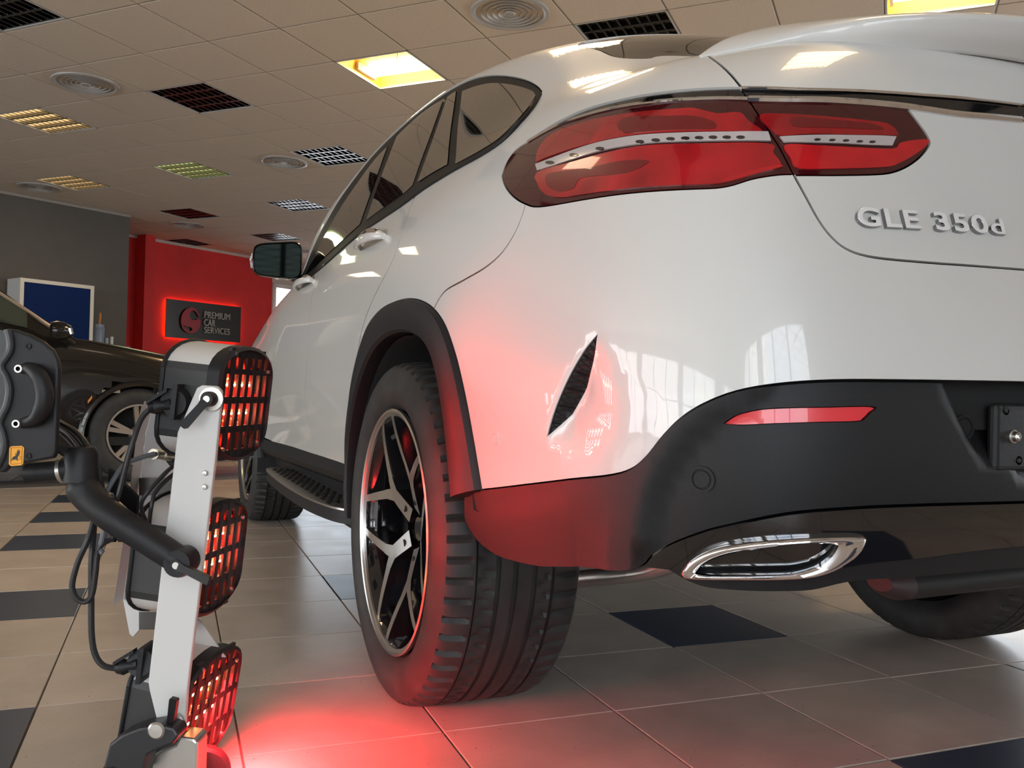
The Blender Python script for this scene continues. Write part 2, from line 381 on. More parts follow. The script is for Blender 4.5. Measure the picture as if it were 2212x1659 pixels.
# glazed rear front of the hall, behind the photographer
WX = [-10.5, -7.3, -4.1, -.9, 2.3, 5.5, 9.5]
for k in range(6):
    a, b = WX[k], WX[k+1]
    wall('wall_back', (a, YB), (a+.3, YB), 0, HC+.1, M_PLAST, .25, side=-1)
    if k < 3: window('window_%d' % (k+2), (a+.3, YB-.1), (b, YB-.1), .12, 2.72, 3, 2, .06, inward=(0, 1))
    else: wall('wall_back', (a+.3, YB), (b, YB), .12, 2.72, M_PLAST, .25, side=-1)  # unseen bays walled up to dim the daylight on the car's rear
wall('wall_back', (XL, YB), (XR, YB), 2.72, HC+.1, M_PLAST, .25, side=-1); wall('wall_back', (XL, YB), (XR, YB), 0, .12, M_PLAST, .25, side=-1)
gr = MB().box((-40, -60, -.35), (40, YB-.3, -.15)).build('ground', mat('outdoor_paving', (.30, .29, .28), .9, noise=(1.5, .2)), smooth=False); tag(gr, kind='structure')
# ------------------------------------------------------------------ ceiling fixtures
M_LV_ON = {'warm': mat('lit_diffuser_warm', (.8, .6, .3), .5, emit=(1.0, .66, .30), es=10), 'green': mat('lit_diffuser_green', (.7, .8, .3), .5, emit=(.78, .92, .36), es=7)}
M_LV = mat('louvre_metal', (.13, .127, .12), .28, 1.0); M_HOUS = mat('fitting_inside', (.10, .09, .08), .6); M_FRM = mat('fitting_frame', (.42, .40, .37), .5)
M_TUBE = mat('lamp_tube', (1, .9, .7), .4, emit=(1.0, .80, .45), es=30); M_YEL = mat('open_fitting_inside', (.95, .62, .12), .55)
def fixture_meshes(state):
    out = []
    hf = MB(); a = .297
    for s in ((-a, -a, a, -a+.012), (-a, a-.012, a, a), (-a, -a, -a+.012, a), (a-.012, -a, a, a)): hf.box((s[0], s[1], 0), (s[2], s[3], .006))
    out.append(('frame', hf, M_FRM))
    tr = MB(); z = .09
    tr.add([(-a,-a,.004),(a,-a,.004),(a,a,.004),(-a,a,.004),(-a+.02,-a+.02,z),(a-.02,-a+.02,z),(a-.02,a-.02,z),(-a+.02,a-.02,z)], [(4,7,6,5),(0,4,5,1),(1,5,6,2),(2,6,7,3),(3,7,4,0)])
    out.append(('tray', tr, M_YEL if state == 'open' else M_HOUS))
    if state != 'open':
        lv = MB()
        for k in range(5):
            x = -.285+.57*k/4
            lv.add([(x-.004,-.285,.052),(x+.004,-.285,.052),(x+.011,-.285,.006),(x-.011,-.285,.006),(x-.004,.285,.052),(x+.004,.285,.052),(x+.011,.285,.006),(x-.011,.285,.006)], [(0,1,2,3),(7,6,5,4),(0,4,5,1),(1,5,6,2),(2,6,7,3),(3,7,4,0)])
        for k in range(4):
            x0 = -.285+.57*k/4+.008; x1 = x0+.57/4-.016
            for j in range(10):
                y = -.285+.57*j/9; lv.add([(x0,y-.0015,.05),(x1,y-.0015,.05),(x1,y-.006,.010),(x0,y-.006,.010),(x0,y+.0015,.05),(x1,y+.0015,.05),(x1,y+.006,.010),(x0,y+.006,.010)], [(0,1,2,3),(7,6,5,4),(3,2,6,7),(0,3,7,4),(1,5,6,2)])
        out.append(('louvre', lv, M_LV))
        if state != 'off': out.append(('diffuser', MB().add([(-.28,-.28,.06),(.28,-.28,.06),(.28,.28,.06),(-.28,.28,.06)], [(3, 2, 1, 0)]), M_LV_ON[state]))
    else:
        tb = MB().tube([(.07,-.27,.055),(.07,.27,.055)], .018, 12); out.append(('tube', tb, M_TUBE))
        out.append(('tube', MB().tube([(.14,-.27,.055),(.14,.27,.055)], .018, 12), M_TUBE))
        out.append(('socket', MB().box((-.06, .255, .03), (.18, .275, .085)), M_FRM)); out.append(('wire', MB().tube([(-.1,-.1,.09),(-.105,-.1,.04),(-.10,-.09,.0)], .002, 5), M_SEAL))
    return [(n, (lambda me: (me.materials.append(m), me)[1])(mesh(n, b.v, b.f)), b) for n, b, m in out]
FIX = {}
LB = {'off': 'unlit square louvre fitting in the ceiling', 'warm': 'square louvre ceiling fitting lit warm yellow', 'green': 'square louvre ceiling fitting lit greenish', 'open': 'open yellow fitting with bare bright tubes'}
WHERE = {(2,3): 'open yellow ceiling fitting without louvre, bright tubes, just left of the white roof', (2,9): 'open yellow ceiling fitting cut by the top edge above the white spoiler', (2,0): 'unlit louvre ceiling fitting with bright lower edge, between the round vent and the yellow fitting',
 (-1,0): 'unlit louvre ceiling fitting cut by the top left corner of the picture', (2,6): 'unlit mirrored louvre fitting right above the white car roof', (2,-3): 'warm lit louvre fitting below the round vent, at the left edge', (5,-6): 'warm lit louvre fitting above the grey wall',
 (5,-3): 'greenish lit louvre fitting in the middle of the far ceiling', (5,0): 'unlit louvre fitting beside the round vent near the side windows', (8,-3): 'unlit louvre fitting over the wing mirror of the white car', (8,-6): 'unlit louvre fitting above the corner of grey and red walls',
 (11,-6): 'farthest unlit louvre fitting directly above the wing mirror', (11,-9): 'farthest unlit louvre fitting above the red wall'}
for (a, b), st in LAMPS.items():
    c = np.array([*cp(a+.5, b+.5), HC])
    if not (XL+.4 < c[0] < XR-.4 and YB+.4 < c[1] < YF-.4): continue
    if not ((a, b) in WHERE or np.linalg.norm(c[:2]-EYE[:2]) < 6.5 or (in_view(c, 80) and np.linalg.norm(c[:2]) < 11)): continue
    if c[1] > 12.5 and (a, b) not in WHERE: continue
    if st not in FIX: FIX[st] = fixture_meshes(st)
    lab = WHERE.get((a, b)); e = empty('ceiling_light', tuple(c), CTH, label=lab or LB[st]+', out of the picture behind or above', cat='light', group='ceiling light fittings' if lab else 'ceiling fittings outside the picture, '+st)
    for n, me, _b in FIX[st]:
        o = bpy.data.objects.new(n, me); COL.objects.link(o); o.parent = e
    if st in ('warm', 'green'):
        ld = bpy.data.lights.new('fitting_light', 'AREA'); ld.shape = 'RECTANGLE'; ld.size = .5; ld.size_y = .5; ld.energy = 3.5; ld.color = (1, .80, .56) if st == 'warm' else (.9, 1, .6)
        lo = bpy.data.objects.new('fitting_light', ld); COL.objects.link(lo); lo.parent = e; lo.location = (0, 0, -.004)
    if st == 'open':
        ld = bpy.data.lights.new('tube_light', 'AREA'); ld.shape = 'RECTANGLE'; ld.size = .3; ld.size_y = .5; ld.energy = 22; ld.color = (1, .72, .36)
        lo = bpy.data.objects.new('tube_light', ld); COL.objects.link(lo); lo.parent = e; lo.location = (.07, 0, .03)
# round vents, set in a tile
vm = []
r1 = MB().lathe((0, 0, 0), (0, 0, -1), [(.243, -.001), (.240, .010), (.222, .014), (.205, .004), (.203, -.05)], 40); vm.append(('rim', r1, mat('vent_grey', (.36, .34, .32), .45)))
for k, r_ in enumerate((.175, .140, .105, .070)):
    vm.append(('ring', MB().lathe((0, 0, 0), (0, 0, -1), [(r_-.022, -.03), (r_, .012), (r_+.003, .012), (r_-.016, -.03)], 36), MATS['vent_grey']))
vm.append(('hub', MB().lathe((0, 0, 0), (0, 0, -1), [(0, .016), (.030, .014), (.038, .006), (.02, -.03)], 24), MATS['vent_grey']))
vm.append(('duct', MB().lathe((0, 0, 0), (0, 0, -1), [(.204, -.001), (.20, -.05), (0, -.055)], 30), M_HOUS))
vm = [(n, (lambda me: (me.materials.append(m), me)[1])(mesh(n, b.v, b.f, True, auto=40))) for n, b, m in vm]
VW = {(1,-1): 'round ceiling vent nearest the left edge of the picture', (5,-1): 'round ceiling vent beside the side windows of the white car', (5,-7): 'round ceiling vent above the grey wall, next to a lit fitting', (9,-7): 'round ceiling vent above the corner of the red wall',
      (1,5): 'largest round ceiling vent, left of the mirrored louvre at the top', (13,-7): 'farthest round ceiling vent, seen just beside the wing mirror'}
for (a, b) in VENTS:
    c = np.array([*cp(a+.5, b+.5), HC])
    if (a, b) not in VW: continue
    if (a, b) == (13,-7): c[:2] = (1.02, 12.86)
    e = empty('ceiling_vent', (c[0], c[1], HC-.001), 0, label=VW[(a, b)], cat='vent', group='round ceiling vents')
    for n, me in vm: o = bpy.data.objects.new(n, me); COL.objects.link(o); o.parent = e
# ------------------------------------------------------------------ the white car's body surface (a smooth spline sheet)
# rows run from the sill up to the roof centre; columns run from the nose round the rear corner to the tail centre
RZ_ = [.36, .50, .64, .78, .91, 1.02, 1.11]
def side_col(y, xs, crest, r8, r9, r10, r11, r12, top):
    c = [(x, y, z) for x, z in zip(xs, RZ_)]
    return c + [(crest[0], y, crest[1])] + [(p[0], y if len(p) < 3 else p[2], p[1]) for p in (r8, r9, r10, r11, r12)] + [(0, y if len(top) < 2 else top[1], top[0])]
COLS = [
 side_col(3.95, (.50,.55,.58,.60,.60,.58,.50), (.44,1.00), (.38,1.01),(.30,1.02),(.22,1.03),(.14,1.03),(.07,1.03),(1.03,)),
 side_col(3.70, (.80,.82,.83,.83,.81,.76,.68), (.62,1.05), (.50,1.06),(.40,1.07),(.30,1.08),(.20,1.08),(.10,1.08),(1.08,)),
 side_col(3.35, (.92,.93,.94,.935,.905,.85,.79), (.73,1.07), (.58,1.09),(.46,1.10),(.34,1.11),(.22,1.12),(.11,1.12),(1.12,)),
 side_col(2.95, (.94,.955,.965,.96,.935,.885,.84), (.78,1.125), (.62,1.145),(.50,1.16),(.38,1.17),(.25,1.18),(.12,1.18),(1.18,)),
 side_col(2.50, (.93,.945,.955,.96,.950,.93,.885), (.83,1.15), (.72,1.18,2.48),(.60,1.20,2.46),(.46,1.21,2.44),(.30,1.215,2.42),(.15,1.22,2.4),(1.22,2.4)),
 side_col(2.05, (.925,.942,.955,.965,.965,.95,.92), (.862,1.185), (.825,1.29,2.08),(.77,1.40,2.10),(.70,1.46,2.12),(.50,1.47,2.14),(.25,1.48,2.15),(1.48,2.15)),
 side_col(1.60, (.925,.942,.957,.968,.972,.955,.925), (.872,1.195), (.825,1.34),(.765,1.48),(.705,1.592),(.61,1.66,1.62),(.34,1.70,1.65),(1.715,1.68)),
 side_col(1.10, (.925,.942,.960,.970,.974,.957,.928), (.878,1.202), (.825,1.35),(.765,1.51),(.702,1.628),(.61,1.69),(.34,1.722),(1.735,)),
 side_col(0.60, (.925,.942,.960,.970,.975,.960,.932), (.880,1.208), (.83,1.34),(.765,1.49),(.700,1.610),(.61,1.672),(.34,1.708),(1.722,)),
 side_col(0.20, (.93,.945,.962,.974,.982,.965,.937), (.880,1.214), (.828,1.33),(.762,1.455),(.692,1.560),(.60,1.622),(.34,1.665),(1.68,)),
 side_col(-0.20, (.93,.948,.964,.977,.984,.965,.937), (.872,1.220), (.812,1.315),(.748,1.405),(.672,1.485),(.58,1.535),(.34,1.578),(1.59,)),
 side_col(-0.52, (.93,.948,.960,.966,.966,.948,.920), (.852,1.228), (.785,1.29),(.712,1.345),(.632,1.405),(.53,1.44),(.31,1.465),(1.475,)),
 [(.93,-.72,.36),(.944,-.76,.50),(.952,-.78,.64),(.950,-.78,.78),(.940,-.77,.91),(.922,-.74,1.02),(.897,-.72,1.115),(.820,-.70,1.232),(.745,-.68,1.27),(.665,-.665,1.31),(.585,-.655,1.35),(.48,-.65,1.385),(.28,-.65,1.41),(0,-.65,1.42)],
 [(.90,-.89,.36),(.916,-.94,.50),(.924,-.965,.64),(.918,-.965,.78),(.906,-.95,.91),(.890,-.915,1.02),(.862,-.88,1.12),(.782,-.82,1.235),(.705,-.79,1.262),(.625,-.765,1.288),(.54,-.745,1.32),(.43,-.735,1.35),(.25,-.73,1.368),(0,-.73,1.38)],
 [(.83,-1.01,.36),(.848,-1.065,.50),(.855,-1.095,.64),(.848,-1.09,.78),(.838,-1.07,.91),(.822,-1.035,1.01),(.800,-.995,1.125),(.735,-.905,1.228),(.655,-.87,1.255),(.575,-.84,1.278),(.49,-.815,1.30),(.38,-.80,1.325),(.22,-.79,1.345),(0,-.79,1.355)],
 [(.70,-1.08,.36),(.722,-1.135,.50),(.728,-1.165,.64),(.722,-1.155,.78),(.715,-1.125,.91),(.708,-1.095,1.01),(.695,-1.068,1.125),(.655,-1.00,1.225),(.595,-.945,1.252),(.515,-.90,1.272),(.43,-.87,1.292),(.33,-.845,1.315),(.19,-.83,1.335),(0,-.83,1.345)],
 [(.46,-1.12,.36),(.48,-1.17,.50),(.485,-1.195,.64),(.485,-1.185,.78),(.48,-1.145,.91),(.48,-1.115,1.01),(.475,-1.10,1.125),(.46,-1.075,1.222),(.43,-1.00,1.25),(.375,-.945,1.27),(.31,-.90,1.29),(.23,-.87,1.31),(.13,-.85,1.33),(0,-.85,1.34)],
 [(.23,-1.135,.36),(.24,-1.185,.50),(.24,-1.21,.64),(.24,-1.20,.78),(.24,-1.157,.91),(.24,-1.128,1.01),(.24,-1.115,1.125),(.235,-1.095,1.222),(.22,-1.02,1.25),(.19,-.96,1.27),(.16,-.91,1.29),(.12,-.88,1.31),(.065,-.86,1.33),(0,-.86,1.34)],
 [(0,-1.14,.36),(0,-1.19,.50),(0,-1.215,.64),(0,-1.205,.78),(0,-1.16,.91),(0,-1.132,1.01),(0,-1.12,1.125),(0,-1.10,1.222),(0,-1.025,1.25),(0,-.965,1.27),(0,-.915,1.29),(0,-.885,1.31),(0,-.865,1.33),(0,-.86,1.34)],
]
_half = np.array(COLS, float)                       # |x| form
_left = _half.copy(); _left[..., 0] *= -1
CTR = np.concatenate([_left, _half[-2::-1]], 0)      # full sheet, left nose -> tail centre -> right nose
_gh = CTR[:, -2:-4:-1].copy(); _gh[..., 0] *= -1; CTR = np.concatenate([CTR, _gh], 1)
NU, NV = CTR.shape[0], CTR.shape[1]; UC = len(COLS)-1; VT = 13
def _pad(C):
    C = np.concatenate([2*C[:1]-C[1:2], C, 2*C[-1:]-C[-2:-1]], 0)
    return np.concatenate([2*C[:, :1]-C[:, 1:2], C, 2*C[:, -1:]-C[:, -2:-1]], 1)
_K = CTR.copy()
for _ in range(2):
    P_ = _pad(_K); q = lambda A: (A[:-2]+4*A[1:-1]+A[2:])/6
    S_ = q(P_); S_ = (S_[:, :-2]+4*S_[:, 1:-1]+S_[:, 2:])/6
    _K = _K+.85*(CTR-S_)
_KP = _pad(_K)
def S0(u, v):
    u = np.clip(np.asarray(u, float), 0, NU-1-1e-9); v = np.clip(np.asarray(v, float), 0, NV-1-1e-9)
    i = np.floor(u).astype(int); j = np.floor(v).astype(int); a = u-i; b = v-j
    B = lambda t: np.stack([(1-t)**3, 3*t**3-6*t*t+4, -3*t**3+3*t*t+3*t+1, t**3], -1)/6
    Bu, Bv = B(a), B(b); out = 0
    for p in range(4):
        for r_ in range(4):
            out = out+(Bu[..., p]*Bv[..., r_])[..., None]*_KP[np.minimum(i+p, NU+1), np.minimum(j+r_, NV+1)]
    return out
def nrm(S, u, v, h=.004):
    u = np.asarray(u, float); v = np.asarray(v, float)
    du = S(np.minimum(u+h, NU-1), v)-S(np.maximum(u-h, 0), v); dv = S(u, np.minimum(v+h, NV-1))-S(u, np.maximum(v-h, 0))
    n = np.cross(dv, du); n /= np.linalg.norm(n, axis=-1)[..., None]+1e-12
    return n
# orientation: outward normal at a door point must point to -x
_SGN = 1.0 if nrm(S0, 7.0, 3.0)[0] < 0 else -1.0
def N0(u, v): return _SGN*nrm(S0, u, v)
# dense copy of the sheet to find where a sight line meets the body
_du, _dv = 8, 6
_gu = np.linspace(0, UC+8, (UC+8)*_du+1); _gv = np.linspace(0, VT, VT*_dv+1)
_UU, _VV = np.meshgrid(_gu, _gv, indexing='ij'); _PP = S0(_UU, _VV); _m = len(_gv)
_faces = [(i*_m+j, (i+1)*_m+j, (i+1)*_m+j+1, i*_m+j+1) for i in range(len(_gu)-1) for j in range(_m-1)]
BODY = BVHTree.FromPolygons([tuple(p) for p in _PP.reshape(-1, 3)], _faces)
def sight(x, y):
    d = AX_F+(x-1106)/FPX*AX_R-(y-829.5)/FPX*AX_U; return d/np.linalg.norm(d)
def on_body(x, y):
    d = sight(x, y); h = BODY.ray_cast(Vector(EYE), Vector(d))
    if h[0] is None: raise ValueError('no body at %s %s' % (x, y))
    i, j = divmod(h[2], _m-1); u, v = _gu[i]+.5/_du, _gv[j]+.5/_dv
    X = np.array(h[0])
    for _ in range(8):   # Newton on the two surface parameters, along the sight line
        p = S0(u, v); e = 1e-4; pu = (S0(u+e, v)-p)/e; pv = (S0(u, v+e)-p)/e
        A = np.stack([pu, pv, -d], 1)
        try: s = np.linalg.solve(A, EYE-p)
        except np.linalg.LinAlgError: break
        if not np.isfinite(s).all() or abs(s[0]) > 1 or abs(s[1]) > 1: break
        u += s[0]; v += s[1]
    return np.array([u, v])
def body_points(pts):
    """list of (x, y) sight points or ('uv', u, v)"""
    return np.array([[p[1], p[2]] if p[0] == 'uv' else on_body(*p) for p in pts])
def curve(pts, n=5, smooth=True):
    q = body_points(pts)
    return catmull(q, n) if smooth else q
# ------------------------------------------------------------------ body panels cut out of the sheet
def on_body_safe(x, y):
    try: return on_body(x, y)
    except ValueError:
        d = sight(x, y); Q = _PP-EYE; t = Q@d; e = np.linalg.norm(Q-t[..., None]*d, axis=-1)
        k = np.unravel_index(np.argmin(e), e.shape); return np.array([_gu[k[0]], _gv[k[1]]])
def body_points(pts):
    return np.array([[p[1], p[2]] if p[0] == 'uv' else on_body_safe(*p) for p in pts])
def inside(poly, P):
    x, y = P[:, 0], P[:, 1]; r_ = np.zeros(len(P), bool); n = len(poly); j = n-1
    for i in range(n):
        xi, yi = poly[i]; xj, yj = poly[j]
        c = ((yi > y) != (yj > y)) & (x < (xj-xi)*(y-yi)/((yj-yi) if yj != yi else 1e-12)+xi); r_ ^= c; j = i
    return r_
def seg_dist(P, C):
    """distance of 2D/3D points P to polyline C and position 0..1 along it"""
    best = np.full(len(P), 1e9); tt = np.zeros(len(P)); L = np.concatenate([[0], np.cumsum(np.linalg.norm(np.diff(C, axis=0), axis=1))])
    for i in range(len(C)-1):
        a, b = C[i], C[i+1]; ab = b-a; t = np.clip(((P-a)@ab)/(ab@ab+1e-15), 0, 1); d = np.linalg.norm(P-(a+t[:, None]*ab), axis=1)
        k = d < best; best[k] = d[k]; tt[k] = (L[i]+t[k]*(L[i+1]-L[i]))/L[-1]
    return best, tt
SU, SV = .30, .12          # rough metres per step of u and of v
def resample(loop, step):
    out = []; n = len(loop)
    for i in range(n):
        a, b = loop[i], loop[(i+1) % n]; L = math.hypot((b[0]-a[0])*SU, (b[1]-a[1])*SV); k = max(1, int(L/step))
        for j in range(k): out.append(a+(b-a)*j/k)
    return np.array(out)
def area2(l): x, y = l[:, 0], l[:, 1]; return np.sum(x*np.roll(y, -1)-np.roll(x, -1)*y)
def inset(loop, g):
    """move a loop on the sheet inwards by g metres"""
    sg = 1 if area2(loop) > 0 else -1; P = S0(loop[:, 0], loop[:, 1]); e = 1e-3
    pu = (S0(loop[:, 0]+e, loop[:, 1])-P)/e; pv = (S0(loop[:, 0], loop[:, 1]+e)-P)/e
    t = np.roll(loop, -1, 0)-np.roll(loop, 1, 0)
    T = pu*t[:, :1]+pv*t[:, 1:]; T /= np.linalg.norm(T, axis=1)[:, None]+1e-12
    n = np.cross(pu, pv); n /= np.linalg.norm(n, axis=1)[:, None]+1e-12
    D = np.cross(n, T)*sg*g; out = []
    for k in range(len(loop)):
        s = np.linalg.lstsq(np.stack([pu[k], pv[k]], 1), D[k], rcond=None)[0]; out.append(loop[k]+np.clip(s, -.2, .2))
    return np.array(out)
ZERO = lambda u, v: 0.0*np.asarray(u, float)
def surf(off=0.0, disp=ZERO):
    return lambda u, v: S0(u, v)+N0(u, v)*(off+disp(u, v))[..., None] if True else None
def panel(name, loop, mat_, parent, step=.03, off=0.0, disp=None, skirt=.0045, gap=.0018, holes=(), mirror=False, hole_gap=0, label=None, bstep=.012):
    loop = resample(np.array(loop, float), bstep)
    if gap: loop = inset(loop, gap)
    loops = [loop]
    for h in holes:
        h = resample(np.array(h, float), bstep)
        if hole_gap: h = inset(h, -hole_gap)
        loops.append(h)
    sc = np.array([SU, SV])
    lo = loop.min(0); hi = loop.max(0)
    gu = np.arange(lo[0]+step/SU*.5, hi[0], step/SU); gv = np.arange(lo[1]+step/SV*.5, hi[1], step/SV)
    G = np.stack(np.meshgrid(gu, gv, indexing='ij'), -1).reshape(-1, 2)
    def ok(P):
        r_ = inside(loop, P)
        for h in loops[1:]: r_ &= ~inside(h, P)
        return r_
    if len(G):
        G = G[ok(G)]
    if len(G):
        keep = np.ones(len(G), bool)
        for l in loops:
            A = l*sc; B = G*sc
            for s in range(0, len(B), 400):
                d = np.sqrt(((B[s:s+400, None]-A[None])**2).sum(-1)).min(1); keep[s:s+400] &= d > step*.45
        G = G[keep]
    V2 = [l for l in loops]+([G] if len(G) else []); allv = np.concatenate(V2); E_ = []; b = 0
    for l in loops:
        n = len(l); E_ += [(b+i, b+(i+1) % n) for i in range(n)]; b += n
    r_ = delaunay_2d_cdt([Vector(tuple(p*sc)) for p in allv], E_, [], 0, 1e-7)
    W = np.array([tuple(p) for p in r_[0]])/sc; T = np.array([f for f in r_[2] if len(f) == 3])
    c = W[T].mean(1); T = T[ok(c)]
    a = W[T]; ar = (a[:, 1, 0]-a[:, 0, 0])*(a[:, 2, 1]-a[:, 0, 1])-(a[:, 2, 0]-a[:, 0, 0])*(a[:, 1, 1]-a[:, 0, 1])
    T = T[np.abs(ar) > 1e-9]
    if disp is None: disp = ZERO
    F_ = surf(off, disp); P = F_(W[:, 0], W[:, 1]); Nn = _SGN*nrm(F_, W[:, 0], W[:, 1])
    # orient triangles
    n = np.cross(P[T[:, 1]]-P[T[:, 0]], P[T[:, 2]]-P[T[:, 0]]); fl = (n*Nn[T].mean(1)).sum(1) < 0
    T[fl] = T[fl][:, ::-1]
    verts = [P]; norms = [Nn]; faces = [tuple(t) for t in T]; base = len(P)
    if skirt:
        for l in loops:
            q = F_(l[:, 0], l[:, 1]); nn = _SGN*nrm(F_, l[:, 0], l[:, 1]); m = len(q)
            t = np.roll(q, -1, 0)-np.roll(q, 1, 0); t /= np.linalg.norm(t, axis=1)[:, None]+1e-12
            sd = np.cross(t, nn)
            sg = -1 if area2(l) < 0 else 1
            sd = sd*(1 if (l is loops[0]) else -1)
            # make the side normal point out of the panel
            ctr = q.mean(0)
            if ((q-ctr)*sd).sum() < 0 and l is loops[0]: sd = -sd
            if ((q-ctr)*sd).sum() > 0 and l is not loops[0]: sd = -sd
            verts += [q, q-nn*skirt]; norms += [sd, sd]
            f0 = [(base+i, base+m+i, base+m+(i+1) % m, base+(i+1) % m) for i in range(m)]
            a_, b_, c_ = q[0], q[0]-nn[0]*skirt, q[1]-nn[1]*skirt
            if np.dot(np.cross(b_-a_, c_-a_), sd[0]) < 0: f0 = [f[::-1] for f in f0]
            faces += f0; base += 2*m
    V = np.concatenate(verts); Nv = np.concatenate(norms)
    def mk(V, Nv, faces, parent):
        me = bpy.data.meshes.new(name); me.from_pydata([tuple(x) for x in V.tolist()], [], faces)
        me.materials.append(mat_); me.polygons.foreach_set('use_smooth', np.ones(len(me.polygons), bool)); me.update()
        me.normals_split_custom_set_from_vertices([tuple(x) for x in Nv.tolist()])
        return link(name, me, None, parent, label)
    o = mk(V, Nv, faces, parent)
    if mirror:
        V2_ = V.copy(); V2_[:, 0] *= -1; N2 = Nv.copy(); N2[:, 0] *= -1
        mk(V2_, N2, [f[::-1] for f in faces], parent)
    return o

car = empty('car', (0, 0, 0), 0, 'white coupe SUV with red tail lamps filling the right of the picture', 'car')
def C(*pts, n=4): return curve(list(pts), n)
def cat(*cs):
    out = []
    for c in cs:
        for p in c:
            if not out or np.hypot(*(p-out[-1])) > 1e-4: out.append(p)
    if np.hypot(*(out[0]-out[-1])) < 1e-4: out.pop()
    return np.array(out)
UV = lambda *p: np.array(p, float)
# shared seams (points read where they stand on the body)
ARCH_R = C((768,1000),(764,940),(765,880),(772,815),(786,750),(805,700),(833,666),(865,649),(890,646),(915,652),(940,670),(963,705),(984,765),(1000,830),(1014,900),(1028,980),(1041,1058))
TG = C((1526,119),(1560,143),(1597,183),(1617,215),(1650,265),(1685,320),(1714,376),(1738,420),(1770,478),(1800,516),(1835,541),(1890,556),(1990,566),(2100,574),(2205,582))
LAMP_BOT = C((1084,378),(1092,403),(1110,425),(1135,440),(1165,446),(1241,434),(1376,415),(1512,407),(1571,402),(1625,386),(1680,377),(1714,376))
LAMP_TOP = C((1141,306),(1200,273),(1265,249),(1340,231),(1467,216),(1540,213),(1616,214))
LAMP_TIP = C((1141,306),(1115,322),(1096,345),(1084,378))
BAND_TOP = C((1141,303),(1196,267),(1263,236),(1354,212),(1467,195),(1602,189))
TG_i = lambda x: int(np.argmin([abs((p-on_body_safe(*x))@(p-on_body_safe(*x))) for p in TG]))
kA, kB, kC = TG_i((1601,190)), TG_i((1617,215)), TG_i((1714,376))
vL = 3.93
BUMP_SEAM = C((1135,440),(1128,465),(1112,503),(1085,545),(1048,578),(1000,606),(960,630),(937,667))
CLAD_TOP = C((1041,1058),(1130,1048),(1230,1036),(1310,1028),(1360,1015),(1395,988),(1430,945),(1470,905),(1520,873),(1590,846),(1680,830),(1800,822),(1950,822),(2205,826))
CLAD_BOT = C((1152,1228),(1260,1230),(1365,1231),(1400,1205),(1440,1181),(1500,1158),(1560,1142),(1700,1115),(1850,1102),(2000,1095),(2205,1089))
pF0 = on_body_safe(645, 610)
SEAM_F = catmull([pF0, on_body_safe(574, 800), on_body_safe(577, 860), on_body_safe(584, 930), on_body_safe(591, 972)], 4)
SEAM_M = C((701,566),(690,585),(680,615),(672,650),(668,700),(664,780),(657,860),(665,905),(678,955),(690,996))
SEAM_R = C((897,422),(886,450),(872,492),(858,535),(842,575),(820,618),(800,660),(783,710),(773,760),(768,815),(766,880),(764,930),(765,970))
SILL = C((591,972),(690,996),(766,1018))
GL_TOP = C((645,604),(668,550),(700,484),(735,425),(775,368),(810,328),(850,288),(895,248),(945,210),(985,185),(1020,170),(1060,163),(1100,165),(1135,173),(1158,185),(1170,198))
GL_BOT = C((1170,198),(1166,210),(1150,237),(1120,272),(1085,305),(1040,335),(980,368),(920,405),(870,442),(825,472),(785,499),(740,537),(705,569),(675,594),(645,612))
def sub(c, x, first=True):
    """split a curve at the point nearest to a sight point"""
    p = on_body_safe(*x) if not isinstance(x, np.ndarray) else x
    i = int(np.argmin(((c-p)**2).sum(1))); return (c[:i+1] if first else c[i:])
# --- displacements
SLIT_L = C((1291,721),(1263,755),(1236,800),(1212,850),(1193,900),(1181,944)); SLIT_R = C((1291,721),(1277,768),(1256,812),(1232,857),(1205,905),(1181,944))
SL3 = S0(*((SLIT_L+SLIT_R)/2).T)
def d_scoop(u, v):
    sh = np.shape(u); u = np.ravel(u); v = np.ravel(v); P = S0(u, v)
    k = (np.abs(P[:, 1]+.85) < .45) & (P[:, 2] > .5) & (P[:, 2] < .95) & (u < UC); out = np.zeros(len(u))
    if k.any():
        d, t = seg_dist(P[k], SL3); mid = (SLIT_L+SLIT_R)/2
        uL = np.interp(v[k], SLIT_L[::-1, 1], SLIT_L[::-1, 0]); uR = np.interp(v[k], SLIT_R[::-1, 1], SLIT_R[::-1, 0]); right = np.clip((u[k]-uL)/np.maximum(uR-uL, .012), 0, 1)
        D = .022*np.clip(t/.45, 0, 1)**1.2*np.clip((1-t)/.28, 0, 1)
        zc = np.interp(t, [0, 1], [1, .55])
        out[k] = -right*D*np.exp(-(d/(.085*zc+.02))**1.4)
    return out.reshape(sh)
PLATE_EDGE = C((2030,790),(2042,835),(2065,890),(2085,935),(2110,985),(2150,1018),(2205,1030)); PL3 = S0(*PLATE_EDGE.T)
PLATE_POLY = np.concatenate([PLATE_EDGE, UV((UC+.01, float(PLATE_EDGE[-1][1])), (UC+.01, 4.6), (float(PLATE_EDGE[0][0]), 4.6))])
INNER_EDGE = C((1620,820),(1530,868),(1470,920),(1425,980),(1395,1040),(1378,1100),(1372,1165)); IN3 = S0(*INNER_EDGE.T)
CREASE = C((1000,1122),(1100,1112),(1220,1092),(1330,1070))
